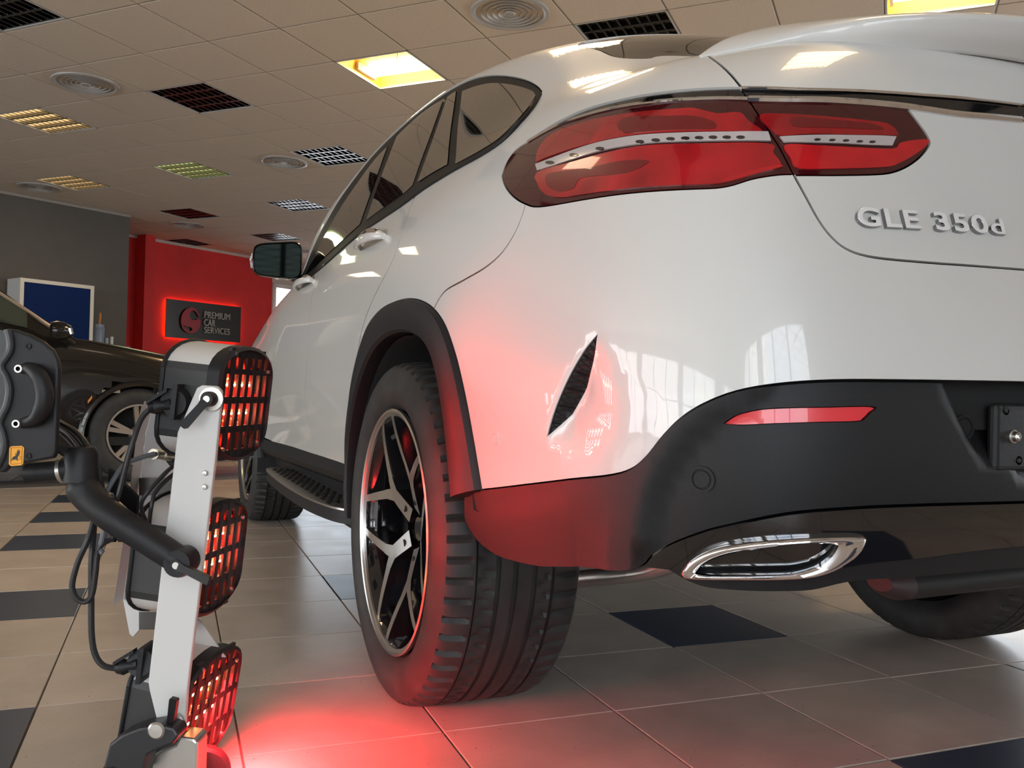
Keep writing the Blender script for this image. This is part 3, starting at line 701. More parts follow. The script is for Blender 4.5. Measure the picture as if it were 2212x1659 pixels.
def d_clad(u, v):
    sh = np.shape(u); u = np.ravel(u).copy(); v = np.ravel(v)
    u = np.where(u > UC, 2*UC-u, u); P = S0(u, v)
    def right(E2, E3, depth, width):
        d, t = seg_dist(P, E3); um = np.interp(v, E2[::-1, 1], E2[::-1, 0]); s = np.where(u > um, d, -d)
        x = np.clip(s/width, 0, 1); return -depth*x*x*(3-2*x)
    pin = inside(PLATE_POLY, np.stack([u, v], 1)); pd, _t = seg_dist(P, PL3); px_ = np.clip(np.where(pin, pd, 0)/.05, 0, 1)
    o = -.035*px_*px_*(3-2*px_)+right(INNER_EDGE, IN3, .014, .04)
    lip = np.clip((P[:, 2]-.475)/.2, 0, 1)
    cz = np.interp(u, CREASE[:, 0], CREASE[:, 1]); fade = np.clip((CREASE[-1, 0]-u)/.5, 0, 1)
    o += -np.clip(cz-v, 0, 3)*.024*fade
    return o.reshape(sh)
# --- panels
front_end = UV((9.0-9.0+0.0, 1.0), (0.0, 13.0))
shell_loop = cat(UV((0, .2), (UC, .2), (UC, 13), (0, 13)))
ws = lambda P: P
def arch_uv(y0, z0, r_, n=28, ry=None):
    out = []
    for k in range(n):
        t = 2*pi*k/n; y = y0+r_*cos(t)*(ry or 1); z = z0+r_*sin(t)
        u0 = np.linspace(1, 12.2, 90); us = np.interp(-y, -np.array([S0(q, 2.5)[1] for q in u0]), u0)
        vs_ = np.linspace(0, 7, 60); zz = S0(np.full(60, us), vs_)[:, 2]; out.append((us, float(np.interp(z, zz, vs_, left=0.0))))
    return np.array(out)
HOLE_F = arch_uv(2.915, .37, .47, ry=1.02)
well_r = arch_uv(-.03, .36, .49)
def half_hole(H, vb):
    k = [p for p in H if p[1] > 1.3 or False]; k = np.array(k); k = k[np.argsort(k[:, 0])]
    # order round the arch: H runs front -> top -> rear
    K = np.array([p for p in H if p[1] > 1.0]); j = int(np.argmax(np.hypot(*(np.roll(K, -1, 0)-K).T))); K = np.roll(K, -(j+1), 0)
    return cat(K, UV((K[-1][0], vb), (K[0][0], vb)))
HH_F = half_hole(HOLE_F, .3); HH_R = half_hole(well_r, .3)
panel('inner_shell', cat(UV((0.5, .8), (10.4, .8), (11.6, 1.6), (12.5, 2.3), (UC, 2.3), (UC, 12.9), (0.5, 12.9))), M_DARK, car, step=.07, off=-.032, skirt=0, gap=0, mirror=True, bstep=.06, holes=[HH_F, HH_R])
def door_top(a, b):  # a run of the window's lower edge, from sight point a to b (rearwards)
    g = GL_BOT[::-1]; i = int(np.argmin(((g-on_body_safe(*a))**2).sum(1))); j = int(np.argmin(((g-on_body_safe(*b))**2).sum(1))); return g[i:j+1]
fend = cat(UV((.6, .9), (.6, 12.95), (4.4, 12.95), (4.55, 11), (4.6, 9), (4.7, 7.6)), [pF0], SEAM_F[1:], UV((SEAM_F[-1][0]-.1, .8)))
panel('front_fender', fend, M_WHITE, car, mirror=True, step=.045, holes=[HH_F])
fdoor = cat(door_top((645, 612), (701, 572)), SEAM_M[1:], [on_body(690, 996)], sub(SILL, (690, 996))[::-1], SEAM_F[:0:-1])
panel('front_door', fdoor, M_WHITE, car, mirror=True, step=.035)
rdoor = cat(door_top((701, 572), (897, 424)), SEAM_R[1:], [on_body(766, 1018)], sub(SILL, (690, 996), False)[::-1], SEAM_M[:0:-1])
panel('rear_door', rdoor, M_WHITE, car, mirror=True, step=.035, gap=.0032, skirt=.003)
# quarter panel, pillars and roof side in one pressing
arch_top = ARCH_R[:int(np.argmin(((ARCH_R-on_body(937, 667))**2).sum(1)))+1]
RGL = body_points([('uv',10.6,11.55),(1255,92),(1300,110),(1340,124),(1400,126),(1460,120),('uv',14.1,9.5),('uv',15.0,9.2),('uv',UC,9.0)])
RGL = catmull(RGL, 5)
UG = GL_TOP[::-1]
roof_front = UV((5.0, 8.0), (4.95, 9.0), (5.0, 10.0), (5.35, 11.0), (5.5, 13.0))
quarter = cat(sub(GL_BOT, (897, 424)), SEAM_R[:], arch_top[1:], BUMP_SEAM[::-1], sub(LAMP_BOT, (1135, 440))[::-1], LAMP_TIP[::-1], BAND_TOP, TG[:kA+1][::-1],
              UV((13.9, 8.3), (15.0, 8.5), (UC, 8.6)), RGL[::-1], UV((10.4, 12.2), (10.35, 13.0)), roof_front[::-1], GL_TOP[1:-1])
quarter = cat(sub(GL_BOT, (897, 424))[::-1], GL_BOT[:1], GL_TOP[::-1][1:], roof_front[1:], UV((10.35, 13.0), (10.4, 12.2)), RGL, UV((UC, 8.6), (15.0, 8.5), (13.9, 8.3)),
              TG[:kA+1], BAND_TOP[::-1], LAMP_TIP, sub(LAMP_BOT, (1135, 440)), BUMP_SEAM, arch_top[::-1][1:], SEAM_R[::-1][1:])
panel('quarter_panel_and_roof', quarter, M_WHITE, car, mirror=True, step=.03)
# rear glass, under the spoiler
panel('rear_window', cat(UV((10.35, 13.0), (10.4, 12.2)), RGL), M_GLASS, car, mirror=True, step=.05, off=-.002)
# tailgate
kD = len(TG)
tgate = cat(TG, UV((UC, float(TG[-1][1]))), UV((UC, 8.4), (15, 8.4), (14.0, 8.0)))
inner_lamp = cat(TG[kB:kC+1], C((1720,378),(1800,378),(1896,376),(1942,367),(1980,345),(2003,320),(2007,301),(1985,267),(1957,231)), C((1957,231),(1880,224),(1806,220),(1700,217),(1617,215)))
strip_t = C((1601,190),(1700,192),(1783,194),(1964,203),(2060,210),(2140,218),(2205,226)); strip_b = C((1617,215),(1700,216),(1806,218),(1900,225),(1957,231),(2060,246),(2140,253),(2205,259))
vt = float(on_body(2205, 226)[1]); vb = float(on_body(2205, 259)[1])
low_gate = cat(TG[kC:], UV((UC, float(TG[-1][1])), (UC, vb)), strip_b[::-1][:int(np.argmin(((strip_b[::-1]-on_body(1957,231))**2).sum(1)))+1], C((1957,231),(1985,267),(2007,301),(2003,320),(1980,345),(1942,367),(1896,376),(1800,378),(1720,378)))
panel('tailgate_lower_skin', low_gate, M_WHITE, car, mirror=True, step=.03)
up_gate = cat(TG[:kA+1], strip_t, UV((UC, vt), (UC, 8.2), (15, 8.2), (14.0, 7.9)))
panel('tailgate_upper_skin', up_gate, M_WHITE, car, mirror=True, step=.03)
# chrome and black strip across the tailgate and over the lamps
panel('chrome_strip', cat(strip_t, UV((UC, vt), (UC, vb)), strip_b[::-1]), M_GLOSSBK, car, mirror=True, step=.03, off=-.003, gap=.001)
panel('lamp_brow', cat(BAND_TOP, TG[kA:kB+1], LAMP_TOP[::-1]), M_GLOSSBK, car, mirror=True, step=.03, off=-.003, gap=.001)
def chrome_line(name, c, r_=.0035, off=.0, m=M_CHROME):
    P = S0(*c.T)+N0(*c.T)*off; o = MB().tube(P, r_, 6).build(name, m, car); 
    P2 = P.copy(); P2[:, 0] *= -1; MB().tube(P2, r_, 6).build(name, m, car); return o
chrome_line('chrome_line', strip_b+[[0, 0]]*len(strip_b), .0045, .001); chrome_line('chrome_line', LAMP_TOP, .0025, .001)
chrome_line('chrome_line', strip_t, .002, .0005)
# ---- tail lamps
def lamp(name, loop, mats, pieces):
    root = panel(name, loop, M_LBASE, car, step=.02, off=-.001, gap=.001, skirt=.014)
    root['label'] = name
    del root['label']
    for nm, m_, poly, off_ in pieces:
        panel(nm, catmull(body_points(poly), 4, closed=True) if nm != 'led_strip' else cat(catmull(body_points(poly[:len(poly)//2]), 4), catmull(body_points(poly[len(poly)//2:]), 4)), m_, root, step=.02, off=off_, gap=0, skirt=.003, bstep=.008)
    return root
def c5(*p): return [(1060+x/2.212, 150+y/2.212) for x, y in p]
outer_loop = cat(LAMP_TOP, TG[kB:kC+1], LAMP_BOT[::-1], LAMP_TIP[::-1])
LO = lamp('tail_lamp', outer_loop, None, [
  ('upper_lens', M_LRED, c5((218,440),(235,370),(290,312),(420,258),(600,220),(850,192),(960,186),(1030,200),(1090,212),(1190,208),(1235,250),(1295,298),(1150,296),(950,298),(700,312),(560,336),(400,376),(260,424)), .0012),
  ('lower_lens', M_LRED, c5((225,492),(400,440),(600,388),(750,364),(1000,356),(1325,356),(1350,400),(1385,462),(1280,490),(1200,510),(1120,540),(1000,550),(700,566),(440,598),(330,612),(260,596),(225,545)), .0012),
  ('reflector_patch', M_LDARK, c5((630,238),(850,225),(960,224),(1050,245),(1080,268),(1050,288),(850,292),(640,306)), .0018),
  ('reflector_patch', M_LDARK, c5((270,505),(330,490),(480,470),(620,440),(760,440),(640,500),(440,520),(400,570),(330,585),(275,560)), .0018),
  ('lens_glow', M_LRED2, c5((1120,522),(1250,485),(1370,460),(1385,468),(1250,505),(1130,538)), .0018),  # brighter red strip, glow put into the lens colour
  ('led_strip', M_LCLEAR, c5((218,456),(300,425),(400,388),(500,357),(600,335),(700,320),(820,311),(950,306),(1130,303),(1325,302),(1338,346),(1160,345),(1000,347),(880,350),(750,357),(600,378),(500,400),(400,430),(310,460),(228,486)), .003)])
LI = lamp('tail_lamp', inner_lamp, None, [
  ('upper_lens', M_LRED, c5((1285,220),(1430,215),(1600,226),(1800,245),(1900,262),(1945,310),(1900,316),(1700,312),(1510,310),(1390,318),(1340,290)), .0012),
  ('lower_lens', M_LRED2, c5((1405,362),(1550,364),(1700,372),(1915,380),(1960,350),(2080,335),(2082,362),(2020,410),(1950,448),(1890,466),(1700,474),(1475,474),(1430,420)), .0012),
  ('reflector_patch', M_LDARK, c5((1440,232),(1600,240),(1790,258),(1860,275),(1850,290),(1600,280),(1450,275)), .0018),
  ('led_strip', M_LCLEAR, c5((1378,326),(1500,319),(1700,318),(1850,320),(1932,324),(1912,368),(1800,364),(1700,358),(1550,354),(1400,352)), .003)])
M_LED = mat('led_eye', (.03, .02, .02), .15, 0, 1)
def eye(cx, cy, w_, parent):
    cx, cy = c5((cx, cy))[0]
    panel('led_eye', body_points([(cx+w_*cos(t)*1.0, cy+w_*.38*sin(t)) for t in np.linspace(0, 2*pi, 11)[:-1]]), M_LED, parent, step=.02, off=.0042, gap=0, skirt=.002, bstep=.02)
for x_, y_ in ((290,450),(405,414),(530,384),(720,352),(795,345),(865,339),(935,336),(1000,334),(1065,332),(1130,332),(1195,332)): eye(x_, y_, 9.5, LO)
for x_, y_ in ((1555,342),(1625,344),(1690,346),(1755,350),(1815,352)): eye(x_, y_, 7, LI)
for o in (LO, LI):   # the right-hand lamps
    for q in [o]:
        me = q.data.copy(); me.transform(Matrix.Scale(-1, 4, (1, 0, 0))); me.flip_normals(); link('tail_lamp', me, None, car)
# ---- bumper
BSTART = sub(LAMP_BOT, (1135, 440), False)
bumper = cat(BUMP_SEAM[::-1], BSTART[1:], TG[kC:], UV((UC, float(TG[-1][1])), (UC, float(CLAD_TOP[-1][1]))), CLAD_TOP[::-1], ARCH_R[int(np.argmin(((ARCH_R-on_body(937, 667))**2).sum(1))):][::-1][1:])
panel('rear_bumper', bumper, M_WHITE, car, mirror=True, step=.02, disp=d_scoop, holes=[cat(SLIT_L, SLIT_R[::-1])])
panel('bumper_vent', cat(SLIT_L, SLIT_R[::-1]), M_CLAD, car, mirror=True, step=.008, off=-.0025, gap=-.001, skirt=0, disp=d_scoop)
# ribs of the vent mesh
vb_ = MB()
for k in range(1, 27):
    t = k/27; f_ = lambda c, tt: c[int(np.clip(tt, 0, 1)*(len(c)-1))]
    for dt in (-.035, .035):
        a_ = f_(SLIT_L, t); b_ = f_(SLIT_R, t+dt); A_ = S0(*a_)-N0(*a_)*.0020; B_ = S0(*b_)+N0(*b_)*(float(d_scoop(np.array([b_[0]]), np.array([b_[1]]))[0])-.0020); A_ = A_+(B_-A_)*.06; B_ = A_+(B_-A_)*.95
        vb_.tube([A_, B_], .0009, 4)
vb_.build('vent_rib', M_CLAD, car)['kind'] = 'stuff'
wheel_edge = C((1041,1060),(1009,1069),(1006,1098),(1009,1130),(1028,1170),(1060,1200),(1100,1216),(1152,1228))
REFL = C((1560,915),(1590,897),(1640,885),(1700,881),(1800,879),(1899,878),(1893,890),(1880,903),(1865,909),(1780,911),(1680,914),(1600,917),(1560,915))[:-1]
def dz(c): return c
clad = cat(CLAD_TOP, UV((UC, float(CLAD_TOP[-1][1])), (UC, float(CLAD_BOT[-1][1]))), CLAD_BOT[::-1], wheel_edge[::-1])
panel('bumper_cladding', clad, M_CLAD, car, mirror=True, step=.02, disp=d_clad, holes=[REFL], hole_gap=.001, off=.003, skirt=.02, gap=.001)
panel('reflector', REFL, M_REFL, car, mirror=True, step=.015, disp=d_clad, off=-.002, gap=0, skirt=.01)
# parking sensors
def disc(px, r_, off, m, name, rot=None, disp=ZERO):
    u, v = on_body(*px); n = N0(u, v); p = S0(u, v)+n*(off+float(disp(np.array([u]), np.array([v]))[0]))
    a = np.cross(n, [0, 0, 1]); a /= np.linalg.norm(a); b = np.cross(n, a)
    mb = MB().lathe(p, n, [(0, .0015), (r_*.62, .0015), (r_*.66, .000), (r_*.74, .000), (r_*.78, .0018), (r_*.98, .0018), (r_, -.003)], 28)
    return mb.build(name, m, car)
disc((1071,948), .0125, .0, M_WHITE, 'parking_sensor'); disc((1510,1038), .017, .003, M_CLAD, 'parking_sensor', disp=d_clad)
disc((2125,924), .017, .004, M_CLAD, 'parking_sensor', disp=d_clad)
# number plate carrier
u_, v_ = on_body(2205, 960); p_ = S0(u_, v_)+N0(u_, v_)*(.012+float(d_clad(np.array([u_]), np.array([v_]))[0])); 
pl = MB(); pw = .26
xl = EYE+sight(2152, 945)*1; 
def at_y(px, y): d = sight(*px); return EYE+d*((y-EYE[1])/d[1])
ypl = p_[1]-.020
A_ = at_y((2152, 870), ypl); B_ = at_y((2180, 1020), ypl)
pl.box((A_[0], ypl, B_[2]), (-A_[0], ypl+.016, A_[2]))
pc = pl.build('plate_carrier', M_CLAD, car, smooth=False); bevel(pc, .008, 3)
for px in ((2175,887),(2203,995)):
    q = at_y(px, ypl-.001); MB().lathe(q, (0, -1, 0), [(0, 0), (.003, 0), (.004, -.001), (.006, -.001), (.0065, -.003)], 12).build('plate_screw', M_SEAL, pc)
q = at_y((2191, 943), ypl-.001); MB().lathe(q, (0, -1, 0), [(0, .007), (.003, .008), (.006, .006), (.007, .001), (.009, 0), (.0095, -.003)], 16).build('plate_screw', M_ALU, pc)
# gloss black diffuser and the lower apron
low = C((1365,1231),(1430,1240),(1480,1246),(1560,1252),(1700,1252),(1780,1247),(1830,1238),(1900,1226),(2000,1215),(2100,1200),(2205,1188))
def d_diff(u, v):
    z = S0(u, v)[..., 2]; return -np.clip(.56-z, 0, 1)*.12
TIP_O = C((1470,1237),(1490,1212),(1530,1190),(1590,1176),(1670,1167),(1770,1161),(1862,1160),(1873,1168),(1862,1192),(1830,1218),(1780,1240),(1720,1249),(1600,1251),(1500,1250),(1475,1246),(1470,1237))[:-1]
TIP_I = C((1500,1238),(1518,1220),(1550,1204),(1600,1191),(1680,1180),(1760,1174),(1806,1176),(1808,1184),(1795,1204),(1765,1226),(1725,1238),(1690,1241),(1600,1242),(1515,1242),(1502,1241),(1500,1238))[:-1]
panel('diffuser', cat(CLAD_BOT[2*4:], UV((UC, float(CLAD_BOT[-1][1])), (UC, float(low[-1][1]))), low[::-1]), M_GLOSSBK, car, mirror=True, step=.02, disp=d_diff, off=-.004, gap=.001, skirt=.05)
apr = C((1425,1243),(1500,1282),(1600,1296),(1700,1299),(1770,1296),(1840,1280),(1900,1272),(2000,1266),(2100,1256),(2205,1246))
panel('lower_apron', cat(low[4:], UV((UC, float(low[-1][1])), (UC, float(apr[-1][1]))), apr[::-1]), M_CLAD, car, mirror=True, step=.03, off=-.022, gap=0, skirt=.05)
def tip():
    n = 72; rs = lambda l: np.array([l[int(i)] if 0 else l[int(np.floor(i))]*(1-i % 1)+l[(int(np.floor(i))+1) % len(l)]*(i % 1) for i in np.linspace(0, len(l), n, endpoint=False)])
    def arc(l):
        P = S0(*l.T); L = np.concatenate([[0], np.cumsum(np.linalg.norm(np.roll(P, -1, 0)-P, axis=1))]); s = np.linspace(0, L[-1], n, endpoint=False)
        lc = np.concatenate([l, l[:1]]); return np.stack([np.interp(s, L, lc[:, 0]), np.interp(s, L, lc[:, 1])], 1)
    O = arc(TIP_O); I = arc(TIP_I); PO, PI, NO = S0(*O.T), S0(*I.T), N0(*O.T); fw = np.array([.1, 1, .12])
    base = lambda P, N, k: P+N*k
    rings = [PO+NO*-.012, PO+NO*-.001, PO+NO*.004+(PI-PO)*.15, PO+NO*.005+(PI-PO)*.5, PI+NO*.001, PI+NO*-.005, PI+fw*.012, PI*.92+PI.mean(0)*.08+fw*.07]
    V = np.concatenate(rings); F = [(k*n+i, k*n+(i+1) % n, (k+1)*n+(i+1) % n, (k+1)*n+i) for k in range(len(rings)-1) for i in range(n)]
    def side(s):
        W = V.copy(); W[:, 0] *= s
        me = mesh('exhaust_trim', W, F if s < 0 else F, True, auto=60); me.materials.append(M_CHROME); me.materials.append(M_CLAD); me.polygons.foreach_set('material_index', np.array([1 if i >= 5*n else 0 for i in range(len(F))], 'i')); me2 = link('exhaust_trim', me, None, car)
        W2 = rings[-1].copy()
        W2[:, 0] *= s
        md = mesh('exhaust_grille', W2, [tuple(range(n))], False); g = link('exhaust_grille', md, M_CLAD, me2)
        lo, hi = W2.min(0), W2.max(0); mb = MB(); m_ = 16
        for k in range(-6, m_+6):
            for sg in (1, -1):
                x0 = lo[0]+(hi[0]-lo[0])*k/m_; h = hi[2]-lo[2]
                a = np.array([x0, 0, lo[2]]); b = np.array([x0+sg*h*.9, 0, hi[2]])
                pts = [a+(b-a)*t for t in np.linspace(0, 1, 9)]; ins = [q for q in pts if inside(W2[:, [0, 2]], np.array([[q[0], q[2]]]))[0]]
                if len(ins) > 1:
                    ymid = np.interp([q[0] for q in ins], *(lambda o: (W2[o, 0], W2[o, 1]))(np.argsort(W2[:, 0])))
                    mb.tube([(q[0], yy-.004, q[2]) for q, yy in zip(ins, ymid)], .0016, 4)
        if mb.v: mb.build('grille_bar', M_SEAL, me2)['kind'] = 'stuff'
    side(1); side(-1)
tip()
# ---- side windows
dlo = cat(GL_TOP, GL_BOT)
panel('window_surround', dlo, M_SEAL, car, mirror=True, step=.03, off=-.004, gap=.0005)
def pane(name, pts, m=M_GLASS, off=-.0015, sm=True):
    q = catmull(body_points(pts), 4, closed=True) if sm else resample(body_points(pts), .03)
    return panel(name, q, m, car, mirror=True, step=.03, off=off, gap=0, skirt=.004)
def poly(name, *runs):
    q = cat(*[catmull(body_points(r_), 4) for r_ in runs]); return panel(name, q, M_GLASS, car, mirror=True, step=.03, off=-.0015, gap=0, skirt=.004)
poly('front_door_glass', [(655,598),(680,548),(705,500),(740,440),(780,382),(812,340),(836,316)], [(836,316),(815,375),(795,430),(776,484)], [(776,484),(740,517),(705,550),(677,577),(655,598)])
poly('rear_door_glass', [(856,294),(900,252),(930,229),(957,213)], [(957,213),(940,260),(920,315),(890,399)], [(890,399),(868,419),(825,449),(790,475)], [(790,475),(815,400),(838,340),(856,294)])
poly('rear_door_quarter_glass', [(965,209),(975,201),(984,196)], [(984,196),(978,240),(970,300),(965,354)], [(965,354),(930,374),(900,393)], [(900,393),(925,325),(947,262),(965,209)])
poly('rear_quarter_glass', [(997,196),(1030,184),(1065,178),(1100,181),(1130,188),(1150,196),(1156,205)], [(1156,205),(1138,232),(1108,266),(1075,298),(1030,327),(982,353)], [(982,353),(986,300),(991,245),(997,196)])
# mouldings: along the lower and upper window edges
def strip_line(name, pts, r_, m, off=.001):
    q = catmull(body_points(pts), 3); P = S0(*q.T)+N0(*q.T)*off
    MB().tube(P, r_, 6).build(name, m, car); P = P*np.array([-1, 1, 1]); MB().tube(P, r_, 6).build(name, m, car)
strip_line('window_moulding', [(1168,205),(1150,238),(1120,273),(1085,307),(1040,337),(980,370),(920,407),(870,444),(825,474),(785,501),(740,539),(705,571),(675,596),(650,613)], .004, M_SEAL, .001)
# ---- door handles: a chrome-topped bow over a dished cup
def handle(fr, up, px_f, px_r, name='door_handle'):
    uvf, uvr = on_body(*px_f), on_body(*px_r); A, B = S0(*uvf), S0(*uvr); n = N0(*((uvf+uvr)/2))
    ax = (B-A); L = np.linalg.norm(ax); ax /= L; up_ = np.cross(n, ax); up_ *= np.sign(up_[2])
    t = np.linspace(0, 1, 17); mb = MB(); V = []; F = []; m_ = 12
    for i, s in enumerate(t):
        c = A+ax*L*s+n*(.004+.028*np.sin(pi*min(max(s, .0), 1))**.5)
        hgt = .024*(.35+.65*np.sin(pi*s)**.6); th = .009
        for k in range(m_):
            a = 2*pi*k/m_; V.append(c+up_*hgt*cos(a)+n*th*sin(a))
    F = [(i*m_+k, (i+1)*m_+k, (i+1)*m_+(k+1) % m_, i*m_+(k+1) % m_) for i in range(len(t)-1) for k in range(m_)]+[tuple(range(m_)), tuple((len(t)-1)*m_+k for k in range(m_))]
    def put(s):
        W = np.array(V)*np.array([s, 1, 1]); o = link(name, mesh(name, W, F, True, auto=60), M_WHITE, car)
        Va = np.array(V); Cn = Va[:len(t)*m_].reshape(len(t), m_, 3); 
        cap_ = Cn[1:-1][:, ([11, 0, 1, 2, 3] if 1 else 0)]; cen = Cn[1:-1].mean(1)[:, None]; P_ = (cap_-cen)*1.035+cen+up_*.0006; b_ = P_.shape[1]
        link('chrome_blade', mesh('chrome_blade', P_.reshape(-1, 3)*np.array([s, 1, 1]), [(i*b_+k, (i+1)*b_+k, (i+1)*b_+k+1, i*b_+k+1) for i in range(len(P_)-1) for k in range(b_-1)], True), M_CHROME, o)
        kc = A+ax*L*.62+n*.041-up_*.004
        if s > 0: MB().lathe(kc-n*.006, n, [(0, .003), (.003, .003), (.004, 0)], 10).build('lock_cover', M_SEAL, o)
    put(1); put(-1)
handle(None, None, (780, 538), (832, 512)); handle(None, None, (644, 626), (676, 607))
# ---- spoiler on the tailgate edge
def spoiler():
    # each section: front of blade, crest, lip, under edge, root
    rows = [
     ((-.758,-.868,1.233),(-.757,-.870,1.234),(-.756,-.873,1.232),(-.756,-.874,1.230),(-.756,-.871,1.228)),
     ((-.715,-.845,1.262),(-.706,-.880,1.268),(-.704,-.925,1.246),(-.705,-.930,1.232),(-.700,-.905,1.224)),
     ((-.640,-.820,1.285),(-.625,-.890,1.296),(-.632,-.985,1.262),(-.640,-.990,1.240),(-.650,-.960,1.222)),
     ((-.540,-.815,1.300),(-.525,-.910,1.308),(-.545,-1.052,1.268),(-.552,-1.060,1.244),(-.560,-1.030,1.220)),
     ((-.400,-.820,1.312),(-.390,-.930,1.318),(-.405,-1.105,1.274),(-.410,-1.114,1.246),(-.415,-1.082,1.220)),
     ((-.200,-.825,1.320),(-.195,-.940,1.326),(-.200,-1.135,1.279),(-.200,-1.145,1.250),(-.205,-1.105,1.220)),
     ((0,-.825,1.322),(0,-.945,1.329),(0,-1.142,1.281),(0,-1.152,1.252),(0,-1.112,1.220))]
    rows = rows+[tuple((-p[0], p[1], p[2]) for p in r_) for r_ in rows[-2::-1]]
    R_ = np.array(rows); cols = [catmull(R_[:, k], 6) for k in range(5)]; G = np.stack(cols, 1)
    V = []; n = 5*6-5
    sec = [catmull(g, 5) for g in G]; m_ = len(sec[0]); V = np.concatenate(sec)
    F = [(i*m_+k, i*m_+k+1, (i+1)*m_+k+1, (i+1)*m_+k) for i in range(len(sec)-1) for k in range(m_-1)]
    F += [(i*m_+m_-1, i*m_, (i+1)*m_, (i+1)*m_+m_-1) for i in range(len(sec)-1)]
    F += [tuple(range(m_)), tuple((len(sec)-1)*m_+k for k in range(m_))]
    link('spoiler', mesh('spoiler', V, F, True, auto=70), M_WHITE, car)
spoiler()
# roof antenna fin
fin = MB(); c0 = np.array([0.0, .42, 1.70])
V = []; 
for z, l0, l1, w_ in ((0, -.085, .10, .024), (.02, -.075, .075, .018), (.045, -.068, .03, .010), (.066, -.066, -.03, .004)):
    for t in np.linspace(0, 2*pi, 17)[:-1]:
        V.append(c0+np.array([w_*sin(t), (l0+l1)/2+(l1-l0)/2*cos(t), z]))
fin.add(V, [(j*16+i, j*16+(i+1) % 16, (j+1)*16+(i+1) % 16, (j+1)*16+i) for j in range(3) for i in range(16)]+[tuple(48+i for i in range(16))])
fin.build('roof_antenna', M_WHITE, car, auto=60)
# ---- exterior mirror
def mirror(s):
    c = np.array([-.962, 1.93, 1.272]); r_ = np.array([1.0, 0, 0])
    hx, hz = .104, .078
    ang = radians(8)
    ex = np.array([cos(ang), -sin(ang), .03]); ey = np.array([sin(ang), cos(ang), 0]); ez = np.array([0, 0, 1.0])
    def rr(a, b, d, n=40, p=.38, sk=.0):
        out = []
        for t in np.linspace(0, 2*pi, n, endpoint=False):
            X = a*np.sign(cos(t))*abs(cos(t))**p; Z = b*np.sign(sin(t))*abs(sin(t))**p; out.append(c+ex*(X+sk*Z)+ez*Z*(1-.12*X/a*-1)+ey*d)
        return out
    S = lambda V: np.array(V)*np.array([s, 1, 1])
    rings = [rr(hx*.93, hz*.9, -.002), rr(hx*.97, hz*.95, -.012), rr(hx, hz, -.008), rr(hx*1.02, hz*1.02, .02), rr(hx*.97, hz*.95, .06), rr(hx*.80, hz*.78, .09), rr(hx*.4, hz*.4, .105)]
    n = 40; V = np.concatenate([S(q) for q in rings]); F = [(k*n+i, k*n+(i+1) % n, (k+1)*n+(i+1) % n, (k+1)*n+i) for k in range(len(rings)-1) for i in range(n)]+[tuple(6*n+i for i in range(n))]
    o = link('door_mirror', mesh('door_mirror', V, F, True, auto=40), M_GLOSSBK, car)
    g = rr(hx*.93, hz*.9, -.001); mg = link('mirror_glass', mesh('mirror_glass', S(g), [tuple(range(n))[::(1 if s > 0 else -1)]]), mat('mirror_glass', (.0035, .0045, .004), .03, 1.0), o)
    a = MB().tube(S([c+ex*.06-ez*.062+ey*.03, c+ex*.11-ez*.085+ey*.03, c+np.array([.15, .06, -.095])]), [.022, .026, .03], 10).build('mirror_arm', M_GLOSSBK, o)
    W = MB().tube(S([c-ex*.106+ez*.03+ey*.02, c-ex*.114+ez*.0+ey*.02, c-ex*.108-ez*.035+ey*.02]), .004, 6).build('indicator', M_CHROME, o)
mirror(1); mirror(-1)
# ---- badge
def badge():
    f = bpy.data.curves.new('model_badge', 'FONT'); f.body = 'GLE 350'; f.size = .062; f.extrude = .0022; f.bevel_depth = .0006; f.bevel_resolution = 1; f.offset = .0011; f.space_character = 1.12
    f2 = bpy.data.curves.new('model_badge', 'FONT'); f2.body = 'd'; f2.size = .044; f2.extrude = .0022; f2.bevel_depth = .0006; f2.offset = .0003
    parts = []; nzs = []
    for fc in (f, f2):
        o = bpy.data.objects.new('tmp', fc); COL.objects.link(o); bpy.context.view_layer.update()
        me = bpy.data.meshes.new_from_object(o.evaluated_get(bpy.context.evaluated_depsgraph_get())); bpy.data.objects.remove(o); parts.append(me)
        for p_ in me.polygons: p_.material_index = 0
    def put(me, px0, px1, name):
        co = np.array([v.co[:] for v in me.vertices]); x0, x1 = co[:, 0].min(), co[:, 0].max()
        A = on_body(*px0); B = on_body(*px1); PA, PB = S0(*A), S0(*B); L = np.linalg.norm(PB-PA)
        k = L/(x1-x0); hz = co[:, 1].max()
        idx = [0 if p_.normal.z > .85 else 1 for p_ in me.polygons]
        for v, c_ in zip(me.vertices, co):
            t = (c_[0]-x0)/(x1-x0); uv = A+(B-A)*t; P = S0(*uv); N = N0(*uv); up = np.array([0, 0, 1.0]); up -= N*(up@N); up /= np.linalg.norm(up)
            v.co = Vector(P+up*c_[1]*1.0*BH[name]/hz+N*(c_[2]+.0035))
        me.update(); me.materials.clear(); me.materials.append(M_BADGE); me.materials.append(M_BADGES); me.polygons.foreach_set('material_index', np.array(idx, 'i')); split_loose(me, 'badge_letter', [M_BADGE, M_BADGES], car)
    put(parts[0], (1850, 491), (2131, 507), 'a'); put(parts[1], (2136, 508), (2166, 510), 'b')
BH = {'a': .0265, 'b': .0235}
badge()
